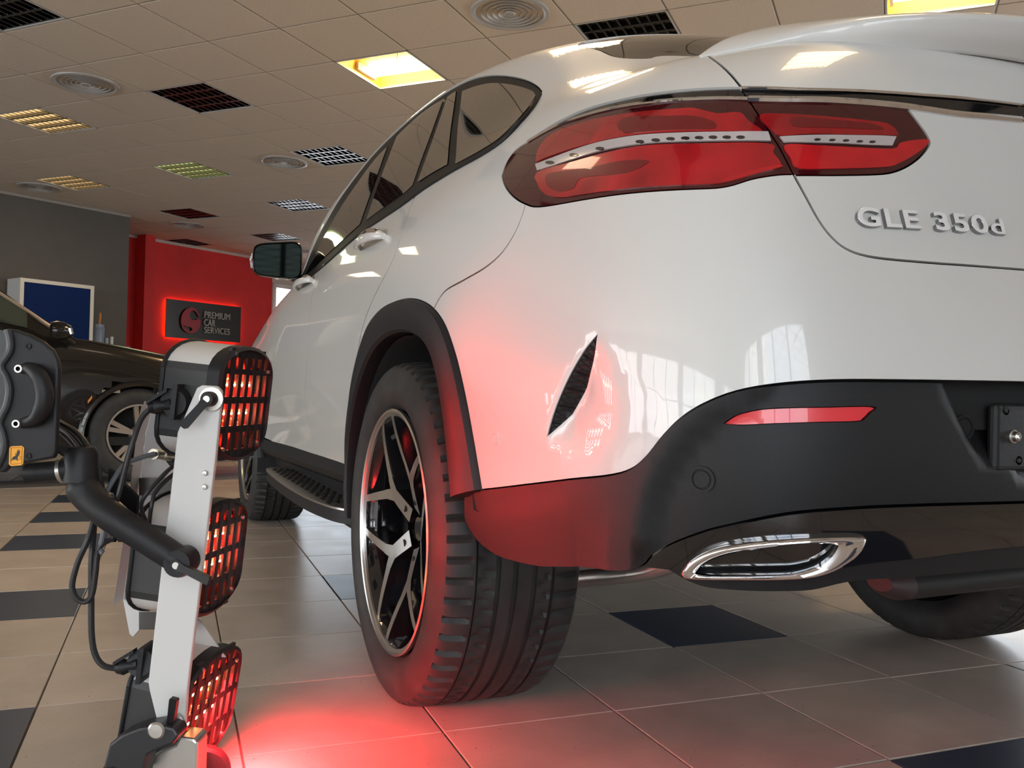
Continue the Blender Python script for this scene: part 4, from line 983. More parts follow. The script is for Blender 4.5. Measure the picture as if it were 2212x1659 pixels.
# ---- floor pan, sill cladding, running board
fp = MB(); fp.box((-.50, -.25, .42), (.50, 3.4, .50)); fp.box((-.86, .55, .26), (.86, 2.38, .44))
fp.build('floor_pan', M_DARK, car, smooth=False)
for s in (-1, 1):
    sc = MB(); prof = [(-.940, .50), (-.945, .455), (-.925, .43), (-.875, .405), (-.862, .345), (-.80, .31), (-.80, .50)]
    y0, y1 = .50, 2.42
    V = [(-x*s if s < 0 and 0 else x*(-s), y, z+(.005 if y < 1 else -.035)) for y in (y0, y1) for x, z in prof]; n = len(prof)
    sc.add(V, [(i, (i+1) % n, n+(i+1) % n, n+i) for i in range(n)]+[tuple(range(n)), tuple(range(n, 2*n))]); sc.build('sill_cladding', M_CLAD, car, auto=20)
def runningboard(s):
    zt = .365
    def zz(px, x=None):
        d = sight(*px); return EYE+d*((zt-EYE[2])/d[2])
    O = catmull([(-.86, 1.985), (-.93, 1.985), (-.972, 1.95), (-.998, 1.82), (-1.012, 1.4), (-1.010, 1.0), (-.992, .75), (-.955, .58), (-.86, .50)], 5)
    n = len(O); V = [(x*(-s), y, zt) for x, y in O]+[(x*(-s), y, zt-.035) for x, y in O]+[(-.90*(-s), y, zt) for x, y in O[:0]]
    top = MB().prism([(x*(-s), y, zt-.006) for x, y in O], (0, 0, .006)).build('running_board', M_ALU, car, auto=30)
    MB().prism([((x*.996)*(-s), y, zt-.045) for x, y in O], (0, 0, .038)).build('board_edge', M_CLAD, top, auto=30)
    st = MB()
    for i in range(26):
        for j in range(3 if i % 2 else 4):
            x = -.968+.026*j+(.013 if i % 2 else 0); y = .70+i*.046
            for dy in (0, .022):
                st.lathe(((x)*(-s), y+dy, zt), (0, 0, 1), [(0, .0035), (.004, .0035), (.0065, .0)], 8)
    st.build('rubber_stud', M_SEAL, top)['kind'] = 'stuff'
runningboard(1); runningboard(-1)

# exhaust pipe and silencer seen under the bumper
EX = lambda x, y, d: EYE+d*(AX_F+(x-1106)/FPX*AX_R-(y-829.5)/FPX*AX_U)
MB().tube(catmull([EX(1150,1262,2.35), EX(1240,1252,2.30), EX(1320,1244,2.22), EX(1400,1233,2.15), EX(1480,1210,2.1)], 5), .022, 14).build('exhaust_pipe', mat('exhaust_steel', (.55, .52, .48), .3, .8), car)
sl = MB(); A_, B_ = EX(1900,1258,1.66), EX(2320,1222,1.92); B_[2] = A_[2]
dr = (B_-A_)/np.linalg.norm(B_-A_); sl.tube([A_-dr*.0, A_+dr*.03, B_-dr*.03, B_], [.03, .062, .062, .03], 20)
v = np.array(sl.v); v[:, 2] = A_[2]+(v[:, 2]-A_[2])*.55; sl.v = [tuple(p) for p in v]
sl.build('silencer', mat('silencer_grey', (.03, .028, .027), .6, .2), car)
# ---- wheels (modelled at the hub, outer side towards -x, then placed)
def tyre_mesh(wd, R=.3925, Rr=.281, N=300, seed=0):
    h = wd/2; V = []; 
    # profile: (x from the centre, radius, kind)
    prof = [(-h+.030, Rr-.004, 0), (-h+.020, Rr+.004, 0), (-h+.006, Rr+.018, 0), (-h-.004, Rr+.040, 0), (-h-.004, Rr+.058, 0), (-h+.0005, Rr+.072, 0), (-h+.001, Rr+.0735, 0),
            (-h+.006, Rr+.088, 0), (-h+.013, R-.014, 1), (-h+.020, R-.008, 2), (-h+.034, R-.0035, 2), (-h+.058, R-.0005, 2), (-h+.066, R, 1)]
    def groove(x, w_): return [(x-w_/2, R, 0), (x-w_/2+.001, R-.008, 0), (x+w_/2-.001, R-.008, 0), (x+w_/2, R, 0)]
    mid = groove(-h+.072, .004)+[(-h+.085, R, 3), (-h+.10, R, 3)]+groove(-h+.118, .011)+[(-h+.135, R, 0)]+groove(-h+.155, .012)+[(-h+.175, R, 0)]+groove(-h+.197, .012)+[(-h+.215, R, 3), (-h+.228, R, 3)]+groove(-h+.238, .008)
    prof = prof+mid
    end = [(h-.058, R-.0005, 2), (h-.034, R-.0035, 2), (h-.020, R-.008, 2), (h-.013, R-.014, 1), (h-.006, Rr+.088, 0), (h+.004, Rr+.055, 0), (h-.006, Rr+.018, 0), (h-.03, Rr-.004, 0)]
    prof = [p for p in prof if p[0] < h-.06]+end
    m_ = len(prof)
    for i in range(N):
        t = 2*pi*i/N
        for x, r_, k in prof:
            tt = t; rr = r_
            if k == 2: rr -= .009 if i % 5 == 0 else 0
            if k == 3: rr -= .008 if (i+int(x*150)) % 5 == 0 else 0
            V.append((x, rr*cos(tt), rr*sin(tt)))
    F = [(i*m_+k, i*m_+k+1, ((i+1) % N)*m_+k+1, ((i+1) % N)*m_+k) for i in range(N) for k in range(m_-1)]
    return mesh('tyre', V, F, True, auto=38)
M_GB = mat('gloss_black_wheel', (.006, .006, .007), .10, 0, 1.0)
def rim_meshes(wd):
    h = wd/2; xo = -h+.012       # outer face plane
    lip = MB().lathe((0, 0, 0), (1, 0, 0), [(.280, xo+.006), (.2815, xo-.004), (.278, xo-.007), (.2745, xo-.005), (.273, xo)], 120)
    bar = MB().lathe((0, 0, 0), (1, 0, 0), [(.273, xo), (.262, xo+.012), (.255, xo+.05), (.248, xo+.12), (.252, h-.03), (.275, h-.012)], 90)
    ring = MB().lathe((0, 0, 0), (1, 0, 0), [(.273, xo), (.266, xo+.001), (.2655, xo+.006)], 120)
    # Y spokes: silver faces and black flanks. local plane coords (a,b): a along the stem, b across
    def depth(r_): return xo+.006+.050*max(0, 1-(r_-.05)/.215)**1.6
    face, flank = MB(), MB()
    def bar2(p0, p1, w0, w1, c, s, mb=face, fb=flank, dd=.0, n=7):
        p0, p1 = np.array(p0), np.array(p1); d = p1-p0; L = np.linalg.norm(d); d /= L; q = np.array([-d[1], d[0]]); T, B = [], []
        for i in range(n+1):
            t = i/n; w_ = w0+(w1-w0)*t; pc = p0+d*L*t
            for sg in (-1, 1):
                p = pc+q*w_*sg; r_ = np.hypot(*p); X = depth(r_)-dd
                y, z = p[0]*c-p[1]*s, p[0]*s+p[1]*c; T.append((X, y, z)); 
                pb = pc+q*(w_+.006)*sg; y, z = pb[0]*c-pb[1]*s, pb[0]*s+pb[1]*c; B.append((X+.050, y, z))
        m_ = 2*(n+1)
        mb.add(T, [(2*i, 2*i+1, 2*i+3, 2*i+2) for i in range(n)])
        fb.add([(x+.0012, y, z) for x, y, z in T]+B, [(2*i+sg, 2*i+2+sg, m_+2*i+2+sg, m_+2*i+sg) for i in range(n) for sg in (0, 1)]+[(2*i, 2*i+1, 2*i+3, 2*i+2) for i in range(n)])
    for k in range(5):
        a = radians(72*k+36+180+0); c, s = cos(a), sin(a)
        bar2((.045, 0), (.135, 0), .021, .017, c, s)
        for sg in (1, -1):
            e = radians(27)*sg
            bar2((.128, .003*sg), (.268*cos(e), .268*sin(e)), .0115, .0085, c, s, n=9)
            bar2((.118, .0), (.150, .026*sg), .016, .0115, c, s, n=3, dd=.0004)
        bh = (.078*c, .078*s)
    for k in range(5):   # short tie between neighbouring branches just inside the rim, black
        a = radians(72*k+180); 
        A = [(.235*cos(a+x), .235*sin(a+x)) for x in (-.16, .16)]
        flank.tube([(depth(.235)+.022, *A[0]), (depth(.235)+.022, *A[1])], .009, 6)
    hub = MB().lathe((0, 0, 0), (1, 0, 0), [(0, depth(.04)+.004), (.028, depth(.04)+.004), (.032, depth(.04)+.010), (.062, depth(.04)+.016), (.085, depth(.04)+.05), (.09, .05)], 40)
    holes = []
    for k in range(5):
        hb_ = MB(); holes.append(hb_)
        a = radians(72*k+36+180); r_ = .072
        hb_.lathe((depth(r_)-.0012, r_*cos(a), r_*sin(a)), (-1, 0, 0), [(0, 0), (.0095, 0), (.0095, -.004)], 16)
    disc_ = MB().lathe((0, 0, 0), (1, 0, 0), [(.08, h*0-.02), (.19, -.02), (.19, .01), (.08, .01)], 48)
    return lip, ring, bar, face, flank, hub, holes, disc_
WHEEL = {}
def wheel_meshes(wd):
    if wd in WHEEL: return WHEEL[wd]
    lip, ring, bar, face, flank, hub, holes, dsc = rim_meshes(wd)
    def me(n, mb, m_): q = mesh(n, mb.v, mb.f, True, auto=35); q.materials.append(m_); return q
    T = tyre_mesh(wd); T.materials.append(M_RUBBER)
    WHEEL[wd] = [('tyre', T), ('rim_lip', me('rim_lip', lip, M_ALU)), ('rim_ring', me('rim_ring', ring, M_ALU)), ('rim_barrel', me('rim_barrel', bar, M_GB)), ('spoke_face', me('spoke_face', face, M_ALU)),
                 ('spoke_flank', me('spoke_flank', flank, M_GB)), ('hub', me('hub', hub, M_GB)), *[('bolt_hole', me('bolt_hole', hq, M_DARK)) for hq in holes], ('brake_disc', me('brake_disc', dsc, mat('brake_steel', (.25, .24, .23), .35, 1.0)))]
    return WHEEL[wd]
def place_wheel(x, y, wd, rot, s):
    root = None
    for nm, me in wheel_meshes(wd):
        o = bpy.data.objects.new('wheel' if root is None else nm, me); COL.objects.link(o)
        if root is None:
            root = o; o.parent = car; o.location = (x, y, .3905); o.rotation_euler = (rot, 0, 0 if s < 0 else pi)
        else: o.parent = root
place_wheel(-.985+.315/2+.004, 0, .315, radians(36), -1); place_wheel(.985-.315/2, 0, .315, .5, 1)
place_wheel(-.956+.2875/2, 2.915, .285, radians(48), -1); place_wheel(.956-.2875/2, 2.915, .285, .2, 1)
# ---- wheel-arch mouldings and liners
def flare(outer3, cy, cz, name, s, k0=.865):
    # outer3: points of the outer edge on the body, from front to rear
    secs = []
    for P in outer3:
        P = np.array(P); c = np.array([P[0], cy, cz]); d = P-c
        out = []
        for t, b in ((0, -.004), (.0, .006), (.04, .013), (.25, .020), (.6, .024), (.92, .020), (1.0, .012), (1.0, -.012), (.93, -.05)):
            q = c+d*(1-(1-k0)*t); q[0] = P[0]*(1-t)+(-.972)*t-b; out.append(q)
        secs.append(out)
    V = np.array(secs); m_ = V.shape[1]; n = len(secs); W = V.reshape(-1, 3)*np.array([s, 1, 1])
    F = [(i*m_+k, i*m_+k+1, (i+1)*m_+k+1, (i+1)*m_+k) for i in range(n-1) for k in range(m_-1)]+[tuple(range(m_)), tuple((n-1)*m_+k for k in range(m_))]
    return link(name, mesh(name, W, F, True, auto=30), M_CLAD, car)
AR3 = S0(*ARCH_R.T)
AR3 = np.concatenate([[[-.945, AR3[0][1]-.02, .36]], [[-.95, AR3[0][1]+.0, .45]], AR3])
kf = HOLE_F[:15]; AF3 = np.array([S0(*p) for p in kf])
for s in (1, -1):
    flare(AR3, -.03, .385, 'wheel_arch_trim', s); flare(AF3, 2.915, .38, 'wheel_arch_trim', s, .90)
M_LINER = mat('wheel_well_felt', (.02, .018, .018), .95, bump=(200, .5))
for cy in (0, 2.915):
    for s in (-1, 1):
        V = []; m_ = 33
        prof = [(.955, .472), (.90, .47), (.60, .462), (.56, .445), (.55, .0)]
        for x, r_ in prof:
            for k in range(m_):
                a = -.15+(pi+.3)*k/(m_-1); V.append((s*x, cy-(.03 if cy == 0 else 0)+r_*cos(a), max(.30 if cos(a) > 0 or cy > 1 else .50, .37+r_*sin(a))))
        F = [(i*m_+k, i*m_+k+1, (i+1)*m_+k+1, (i+1)*m_+k) for i in range(len(prof)-1) for k in range(m_-1)]
        MB().add(V, F).build('wheel_well_liner', M_LINER, car)
# ------------------------------------------------------------------ sign on the red wall
def plane_hit(px, p0, n):
    d = sight(*px); n3 = np.array([n[0], n[1], 0]); p3 = np.array([p0[0], p0[1], 0]); return EYE+d*(((p3-EYE)@n3)/(d@n3))
rp2 = rp+RN*.06
ZT, ZB = 2.11, 1.49
S0_ = plane_hit((358, 690), rp2, RN); S1_ = plane_hit((519.5, 700), rp2, RN); sx0 = (S0_[:2]-rp2)@rd; sx1 = (S1_[:2]-rp2)@rd
sg = empty('wall_sign', (*(rp2+rd*(sx0+sx1)/2), (ZT+ZB)/2), label='dark backlit sign with red emblem and grey letters on the red wall', cat='sign'); world_parent(sg); bpy.context.view_layer.update()
cc = rp2+rd*(sx0+sx1)/2
MB().obox((*cc, (ZT+ZB)/2), (*(rd*(sx1-sx0)/2), 0), (*(RN*.008), 0), (0, 0, (ZT-ZB)/2)).build('plate', mat('brushed_dark_plate', (.055, .052, .05), .32, .6), sg, smooth=False)
M_GLOW = mat('orange_led_strip', (.8, .1, .02), .5, emit=(1, .16, .03), es=11)
for s in (-1, 1):
    MB().obox((*(cc+rd*s*((sx1-sx0)/2-.03)-RN*.03), (ZT+ZB)/2), (*(rd*.006), 0), (*(RN*.006), 0), (0, 0, (ZT-ZB)/2-.03)).build('led_strip', M_GLOW, sg, smooth=False)
    MB().obox((*(cc-RN*.03), (ZT+ZB)/2+s*((ZT-ZB)/2-.03)), (*(rd*((sx1-sx0)/2-.03)), 0), (*(RN*.006), 0), (0, 0, .006)).build('led_strip', M_GLOW, sg, smooth=False)
rf = rp2+RN*.03
def sp(x, y): h = plane_hit((340+x/10.055, 620+y/10.055), rf, RN); return h
M_LOGO = mat('emblem_red', (.36, .012, .022), .4); M_LET = mat('steel_letters', (.52, .47, .42), .35, .3)
def flat_shape(name, outer, holes, m, d=.02):
    A = [catmull(o_, 3, closed=True) for o_ in [outer]+holes]; vs_ = np.concatenate(A); E_ = []; b = 0
    for l in A: E_ += [(b+i, b+(i+1) % len(l)) for i in range(len(l))]; b += len(l)
    r_ = delaunay_2d_cdt([Vector(tuple(p)) for p in vs_], E_, [], 0, 1e-5); W = np.array([tuple(p) for p in r_[0]]); T = [t for t in r_[2]]
    T = [t for t in T if inside(A[0], W[list(t)].mean(0)[None])[0] and not any(inside(h, W[list(t)].mean(0)[None])[0] for h in A[1:])]
    P = np.array([sp(*p) for p in W]); n = len(P); N3 = np.array([*RN, 0])*d; mb = MB(); mb.add(np.concatenate([P+N3, P]), [tuple(t) for t in T]+[tuple(n+i for i in t[::-1]) for t in T])
    for l in A:
        Q = np.array([sp(*p) for p in l]); k = len(Q); mb.add(np.concatenate([Q+N3, Q]), [(i, (i+1) % k, k+(i+1) % k, k+i) for i in range(k)])
    return mb.build(name, m, sg, smooth=False)
def inside(poly, P):
    x, y = P[:, 0], P[:, 1]; r_ = np.zeros(len(P), bool); n = len(poly); j = n-1
    for i in range(n):
        xi, yi = poly[i]; xj, yj = poly[j]
        r_ ^= ((yi > y) != (yj > y)) & (x < (xj-xi)*(y-yi)/((yj-yi) if yj != yi else 1e-12)+xi); j = i
    return r_
flat_shape('emblem', [(908,648),(880,580),(830,500),(770,455),(700,448),(620,478),(550,550),(510,650),(500,760),(520,860),(560,930),(620,980),(700,1002),(780,992),(860,940),(910,860),(925,770),(912,712),(870,695),(810,715),(740,712),(700,670),(690,600),(712,540),(755,508),(810,530),(855,590),(885,650)],
           [[(545,825),(600,855),(680,865),(730,890),(742,930),(700,960),(640,940),(575,885)]], M_LOGO)
def letters(txt, xa, xb, ya, yb):
    f = bpy.data.curves.new('lettering', 'FONT'); f.body = txt; f.size = 1; f.extrude = .07; f.offset = -.004
    o = bpy.data.objects.new('tmp', f); COL.objects.link(o); bpy.context.view_layer.update()
    me = bpy.data.meshes.new_from_object(o.evaluated_get(bpy.context.evaluated_depsgraph_get())); bpy.data.objects.remove(o)
    co = np.array([v.co[:] for v in me.vertices]); lo, hi = co.min(0), co.max(0)
    TL, TR, BL = sp(xa, ya), sp(xb, ya+(xb-xa)*.135), sp(xa, yb)
    L_ = (TR[:2]-TL[:2])@rd; h = TL[2]-BL[2]
    for v, c in zip(me.vertices, co):
        P2 = TL[:2]+rd*L_*(c[0]-lo[0])/(hi[0]-lo[0])+RN*(c[2]*.12+.012); v.co = Vector((P2[0], P2[1], BL[2]+h*(c[1]-lo[1])/(hi[1]-lo[1])))
    split_loose(me, 'letter', M_LET, sg)
letters('PREMIUM', 1015, 1565, 530, 668); letters('CAR', 1005, 1245, 695, 840); letters('SERVICES', 1010, 1560, 862, 995)
# ------------------------------------------------------------------ white framed blue cabinet against the grey wall, things beside it
gp2 = gp+GN*.35; 
c0_, c1_ = plane_hit((42, 640), gp2, GN), plane_hit((202, 640), gp2, GN); s0, s1 = (c0_[:2]-gp2)@(-gd), (c1_[:2]-gp2)@(-gd)
zt = plane_hit((202, 618), gp2, GN)[2]; cx = gp2-gd*(s0+s1)/2
cab = empty('display_cabinet', (*cx, 0), label='white framed blue panelled cabinet standing against the grey wall', cat='cabinet'); world_parent(cab); bpy.context.view_layer.update()
MB().obox((*(cx-GN*.17), zt/2), (*(-gd*(s1-s0)/2), 0), (*(GN*.16), 0), (0, 0, zt/2)).build('body', mat('cabinet_white', (.55, .54, .52), .5), cab, smooth=False)
fw_ = .045
MB().obox((*cx, zt/2+.0), (*(-gd*((s1-s0)/2-fw_)), 0), (*(GN*.008), 0), (0, 0, zt/2-fw_)).build('blue_panel', mat('deep_blue_panel', (.003, .016, .085), .7, spec=.12), cab, smooth=False)
for s in (-1, 1):
    MB().obox((*(cx-gd*s*((s1-s0)/2-fw_/2)), zt/2), (*(-gd*fw_/2), 0), (*(GN*.014), 0), (0, 0, zt/2)).build('frame_stile', mat('frame_cream', (.62, .58, .50), .5), cab, smooth=False)
    MB().obox((*cx, zt/2+s*(zt/2-fw_/2)), (*(-gd*((s1-s0)/2-fw_)), 0), (*(GN*.014), 0), (0, 0, fw_/2)).build('frame_rail', MATS['frame_cream'], cab, smooth=False)
# a low shelf unit carries the can and the bottles
sh = plane_hit((222, 745), gp2, GN); zs = sh[2]
she = MB().obox((*(sh[:2]-GN*.12-gd*.17), zs/2), (*(-gd*.20), 0), (*(GN*.14), 0), (0, 0, zs/2)); she = she.build('low_cabinet', mat('low_cabinet_grey', (.22, .21, .20), .6), smooth=False); bevel(she, .008)
tag(she, 'low grey cabinet behind the black car, under the blue can', 'cabinet')
def can(px, r_, h, m, nm, lab, lid=None):
    q = plane_hit((px, 745), gp2-GN*.1, GN); c = np.array([q[0], q[1], zs])
    e = MB().lathe(c, (0, 0, 1), [(0, 0), (r_, 0), (r_*1.02, .01), (r_, .02), (r_, h*.8), (r_*1.04, h*.82), (r_*.92, h*.86), (r_*.92, h), (0, h)], 24).build(nm, m); tag(e, lab, 'can' if nm == 'can' else 'bottle'); return e, c
ce_, cc_ = can(211, .075, .27, mat('blue_grey_can', (.17, .21, .28), .4), 'can', 'blue grey can with a brush handle sticking out, right of the blue panel')
MB().tube([cc_+[.01, 0, .24], cc_+[.02, 0, .36], cc_+[.02, 0, .42]], [.012, .017, .014], 10).build('brush_handle', mat('orange_wood', (.45, .18, .05), .5), ce_)
can(230, .022, .10, mat('pale_blue_cap', (.35, .42, .5), .4), 'bottle', 'small pale blue capped bottle beside the blue grey can'); can(241, .020, .12, mat('white_cap', (.6, .6, .58), .4), 'bottle', 'small thin white topped bottle, rightmost on the low cabinet')
# ------------------------------------------------------------------ infrared paint-curing lamp in front of the car's flank
RH = np.array([AX_R[0], AX_R[1], 0]); RH /= np.linalg.norm(RH); FH = np.array([AX_F[0], AX_F[1], 0]); FH /= np.linalg.norm(FH); ZZ = np.array([0, 0, 1.0])
def Q(x, y, d): return EYE+d*(AX_F+(x-1106)/FPX*AX_R-(y-829.5)/FPX*AX_U)
M_PW = mat('white_powder_coat', (.56, .55, .53), .38, 0, .2); M_PL = mat('matt_black_plastic', (.012, .012, .013), .48, spec=.28, bump=(500, .15)); M_PERF = mat('dark_mesh_sheet', (.022, .022, .022), .5)
M_CABLE = mat('black_cable', (.012, .012, .013), .42); M_GCABLE = mat('grey_cable', (.10, .11, .12), .45); M_STEEL = mat('zinc_steel', (.52, .50, .46), .35, .9); M_BRASS = mat('nickel_connector', (.45, .40, .33), .3, 1.0)
M_REFLECT = mat('polished_reflector', (.55, .20, .14), .15, 1.0); M_TUBER = mat('glowing_quartz_tube', (1, .1, .05), .3, emit=(1, .045, .025), es=9); M_TUBEH = mat('hot_filament', (1, .5, .2), .3, emit=(1, .42, .16), es=70)
_b = Q(330, 1650, 1.5)
lamp = empty('infrared_lamp', (_b[0], _b[1], 0), label='white and black infrared curing lamp with three glowing red heads, left of the white car', cat='lamp'); world_parent(lamp); bpy.context.view_layer.update()
LEAN = .085; UPL = ZZ*cos(LEAN)+RH*sin(LEAN)
def head(c, tilt, power, hot, yaw=0.13, sprd=125, aim=0.0, turn=0.0):
    e1 = RH*cos(yaw)-FH*sin(yaw); e2 = FH*cos(yaw)+RH*sin(yaw)      # emission direction, across
    up = UPL*cos(tilt)+e1*sin(tilt); up -= e1*0; e1 = np.cross(e2, up)*1.0; e1 = e1/np.linalg.norm(e1); e1 = e1 if e1@RH > 0 else -e1
    W, HS, HE = .112, .052, .052
    def outline(kw=1, kh=1, n=14):
        P = []
        for t in np.linspace(0, pi, n): P.append((-W*kw*cos(t), (HS+HE*sin(t))*kh if 1 else 0))
        for t in np.linspace(pi, 2*pi, n): P.append((-W*kw*cos(t), (-HS+HE*sin(t))*kh))
        return P
    pt = lambda a, b, d: c+e2*a+up*b+e1*d
    O = outline(); n = len(O)
    root = MB().add([pt(a, b, d) for d in (-.018, .004) for a, b in O]+[pt(a*.93, b*.94, .008) for a, b in O]+[pt(a*.90, b*.92, -.018) for a, b in O],
                    [(i, (i+1) % n, n+(i+1) % n, n+i) for i in range(n)]+[(n+i, n+(i+1) % n, 2*n+(i+1) % n, 2*n+i) for i in range(n)]+[(2*n+i, 2*n+(i+1) % n, 3*n+(i+1) % n, 3*n+i) for i in range(n)]).build('grille_bezel', M_PL, lamp)
    hb = lambda a: HS+HE*math.sqrt(max(0, 1-(a/W)**2))
    for k in range(7):          # vertical bars of the grille, proud of the plate
        a = -.090+k*.030
        h = hb(a)*.95; MB().obox(pt(a, 0, .002), e2*.0068, up*h, e1*.0022).build('grille_bar', M_PL, root, smooth=False)
    for b0, b1 in ((.098, .082), (.062, .052), (.012, .000), (-.040, -.052), (-.083, -.100)):
        bm = (b0+b1)/2; wx = W*.93 if abs(bm) < HS else W*.93*math.sqrt(max(.05, 1-((abs(bm)-HS)/HE)**2))
        MB().obox(pt(0, bm, .0), e2*wx, up*abs(b0-b1)/2, e1*.003).build('grille_web', M_PL, root, smooth=False)
    # housing: mesh-panelled flanks, white wrap over the rounded ends
    D = .098; S, Wt = MB(), MB()
    for i in range(n):
        (a0, b0), (a1, b1) = O[i], O[(i+1) % n]
        f_ = Wt if max(abs(b0), abs(b1)) > HS+.016 and abs(b0)+abs(b1) > 2*HS+.02 else S
        f_.add([pt(a0, b0, -.018), pt(a1, b1, -.018), pt(a1*.985, b1, -D), pt(a0*.985, b0, -D)], [(0, 1, 2, 3)])
    split_loose(mesh('side_mesh', S.v, S.f), 'side_mesh', M_PERF, lamp); split_loose(mesh('top_cover', Wt.v, Wt.f, True), 'end_cover', M_PW, lamp, True, 40)
    MB().add([pt(a*.985, b, -D) for a, b in O], [tuple(range(n))]).build('back_plate', M_PL, lamp, smooth=False)
    MB().tube([pt(a*.99, b*1.0, -D) for a, b in O]+[pt(O[0][0]*.99, O[0][1], -D)], .0042, 8, cap=False).build('back_rim', M_PL, lamp)
    MB().add([pt(a*.88, b*.9, -.02) for a, b in O]+[pt(a*.6, b*.55, -.07) for a, b in O], [(i, (i+1) % n, n+(i+1) % n, n+i) for i in range(n)]+[tuple(n+i for i in range(n))]).build('reflector', M_REFLECT, lamp)
    for b in (.032, -.020):
        MB().tube([pt(-.085, b, -.028), pt(.085, b, -.028)], .0055, 10).build('quartz_tube', M_TUBER, lamp)
        MB().tube([pt(-.075, b, -.0135), pt(.055, b, -.0135)], .0016, 6).build('filament', M_TUBEH, lamp)
    for a, b in ((-.062, .088), (.085, .06), (.07, -.075), (-.07, -.08)):
        MB().lathe(pt(a, b, .005), e1, [(0, .003), (.0035, .003), (.0035, -.002)], 10).build('screw', M_STEEL, root)
    ld = bpy.data.lights.new('heat_light', 'AREA'); ld.shape = 'RECTANGLE'; ld.size = .17; ld.size_y = .07; ld.energy = power; ld.color = (1, .028, .034); ld.spread = radians(sprd)
    lo = bpy.data.objects.new('heat_light', ld); COL.objects.link(lo); lo.parent = lamp; lo.matrix_parent_inverse = PARENT_AT[lamp.name]
    M = Matrix.Identity(4); e1t = e1*cos(turn)+e2*sin(turn); el = e1t*cos(aim)-up*sin(aim); zax = -el; 
    xa_ = e2*cos(turn)-e1*sin(turn)
    for r_ in range(3): M[r_][0] = xa_[r_]; M[r_][1] = np.cross(zax, xa_)[r_]; M[r_][2] = zax[r_]; M[r_][3] = pt(0, .006, .013 if aim > .5 else -.0165)[r_]
    lo.matrix_world = M
    return pt
P1 = head(Q(524, 871, 1.585), 0, 1.9, 1, aim=.1, sprd=90); P2 = head(Q(466, 1201, 1.585), 0, 2.9, 1, sprd=80, aim=-.05); P3 = head(Q(449, 1526, 1.585), .06, 10, 2, sprd=122, aim=.75, turn=.75)
# posts: folded white channels
def plate(pts, d, th, name, m, smooth=False, bev=.002):
    P = [Q(x, y, d) for x, y in pts]; o = MB().prism(P, FH*th).build(name, m, lamp, smooth=False); 
    if bev: bevel(o, bev, 2)
    return o
near = [(425,838),(436,832),(468,834),(478,845),(477,869),(465,989),(452,1100),(423,1336),(404,1491),(399,1566),(388,1578),(341,1566),(323,1494),(320,1474),(357,1150),(364,1100),(380,960),(383,934)]
plate(near, 1.445, .012, 'upright', M_PW)
far = [(357,818),(366,812),(377,815),(386,850),(386,1000),(374,1200),(335,1290),(302,1360),(287,1377),(279,1370),(265,1295),(280,1200),(294,1100),(314,935),(330,866)]
fo = plate(far, 1.74, .010, 'upright', M_PW)
fl_ = [Q(x, y, 1.74) for x, y in ((330,866),(314,935),(294,1100),(280,1200),(265,1295))]
MB().add([*fl_, *[p-FH*.05+RH*.004 for p in fl_]], [(i, i+1, 6+i, 5+i) for i in range(4)]).build('flange', M_PW, lamp, smooth=False)['label'] = 'folded white edge'
MB().obox(Q(357, 992, 1.70), RH*.012, FH*.003, ZZ*.018)
plate([(349,948),(385,948),(392,1000),(388,1012),(365,1006),(349,985)], 1.60, .01, 'socket_plate', M_PL)
# the sloping white cover of the lowest head, and the cross members between the posts
plate([(425,1336),(436,1345),(487,1420),(452,1418),(432,1428),(414,1440)], 1.60, .004, 'deflector', M_PW, bev=0)
for y_, x0_, x1_ in ((1040, 300, 440), (1330, 300, 415)):
    MB().add([Q(x0_, y_-8, 1.735), Q(x1_, y_-8, 1.46), Q(x1_, y_+30, 1.46), Q(x0_, y_+30, 1.735)], [(0, 1, 2, 3)]).build('cross_member', M_PERF, lamp, smooth=False)
# clamp levers, screws
def lever(a, b, d, r0=.0125):
    A, B = Q(*a, d), Q(*b, d-.01); o = MB().lathe(A, -FH, [(0, .022), (r0*.8, .022), (r0, .016), (r0, -.0), (r0*1.35, -.002), (r0*1.35, -.012)], 20).build('clamp_lever', M_PL, lamp)
    dr = B-A; L_ = np.linalg.norm(dr); dr /= L_; n = np.cross(dr, FH); n /= np.linalg.norm(n)
    V = []; 
    for t, w_ in ((.0, .008), (.25, .0055), (.8, .0062), (.97, .0062), (1.0, .005)):
        for sa, sb in ((-1, -1), (1, -1), (1, 1), (-1, 1)): V.append(A-FH*.016+dr*L_*t+n*w_*sa+FH*.006*sb-FH*.008*t)
    MB().add(V, [(i*4+k, i*4+(k+1) % 4, i*4+4+(k+1) % 4, i*4+4+k) for i in range(4) for k in range(4)]+[(3, 2, 1, 0), (16, 17, 18, 19)]).build('lever_arm', M_PL, o, smooth=False)
    MB().lathe(A-FH*.022, -FH, [(0, .001), (.0055, .001), (.006, -.002)], 14).build('screw', M_STEEL, o)
    MB().lathe(A, -FH, [(r0*1.0, .002), (r0*1.6, .001), (r0*1.65, -.002)], 20).build('washer', M_STEEL, o)
lever((456, 862), (407, 921), 1.44); lever((391, 1216), (464, 1248), 1.395, .012); lever((377, 1563), (389, 1497), 1.44, .010)
for px in ((443,1022),(442,1052)): MB().lathe(Q(*px, 1.443), -FH, [(0, .004), (.0035, .0035), (.0048, 0)], 14).build('screw', M_STEEL, lamp)
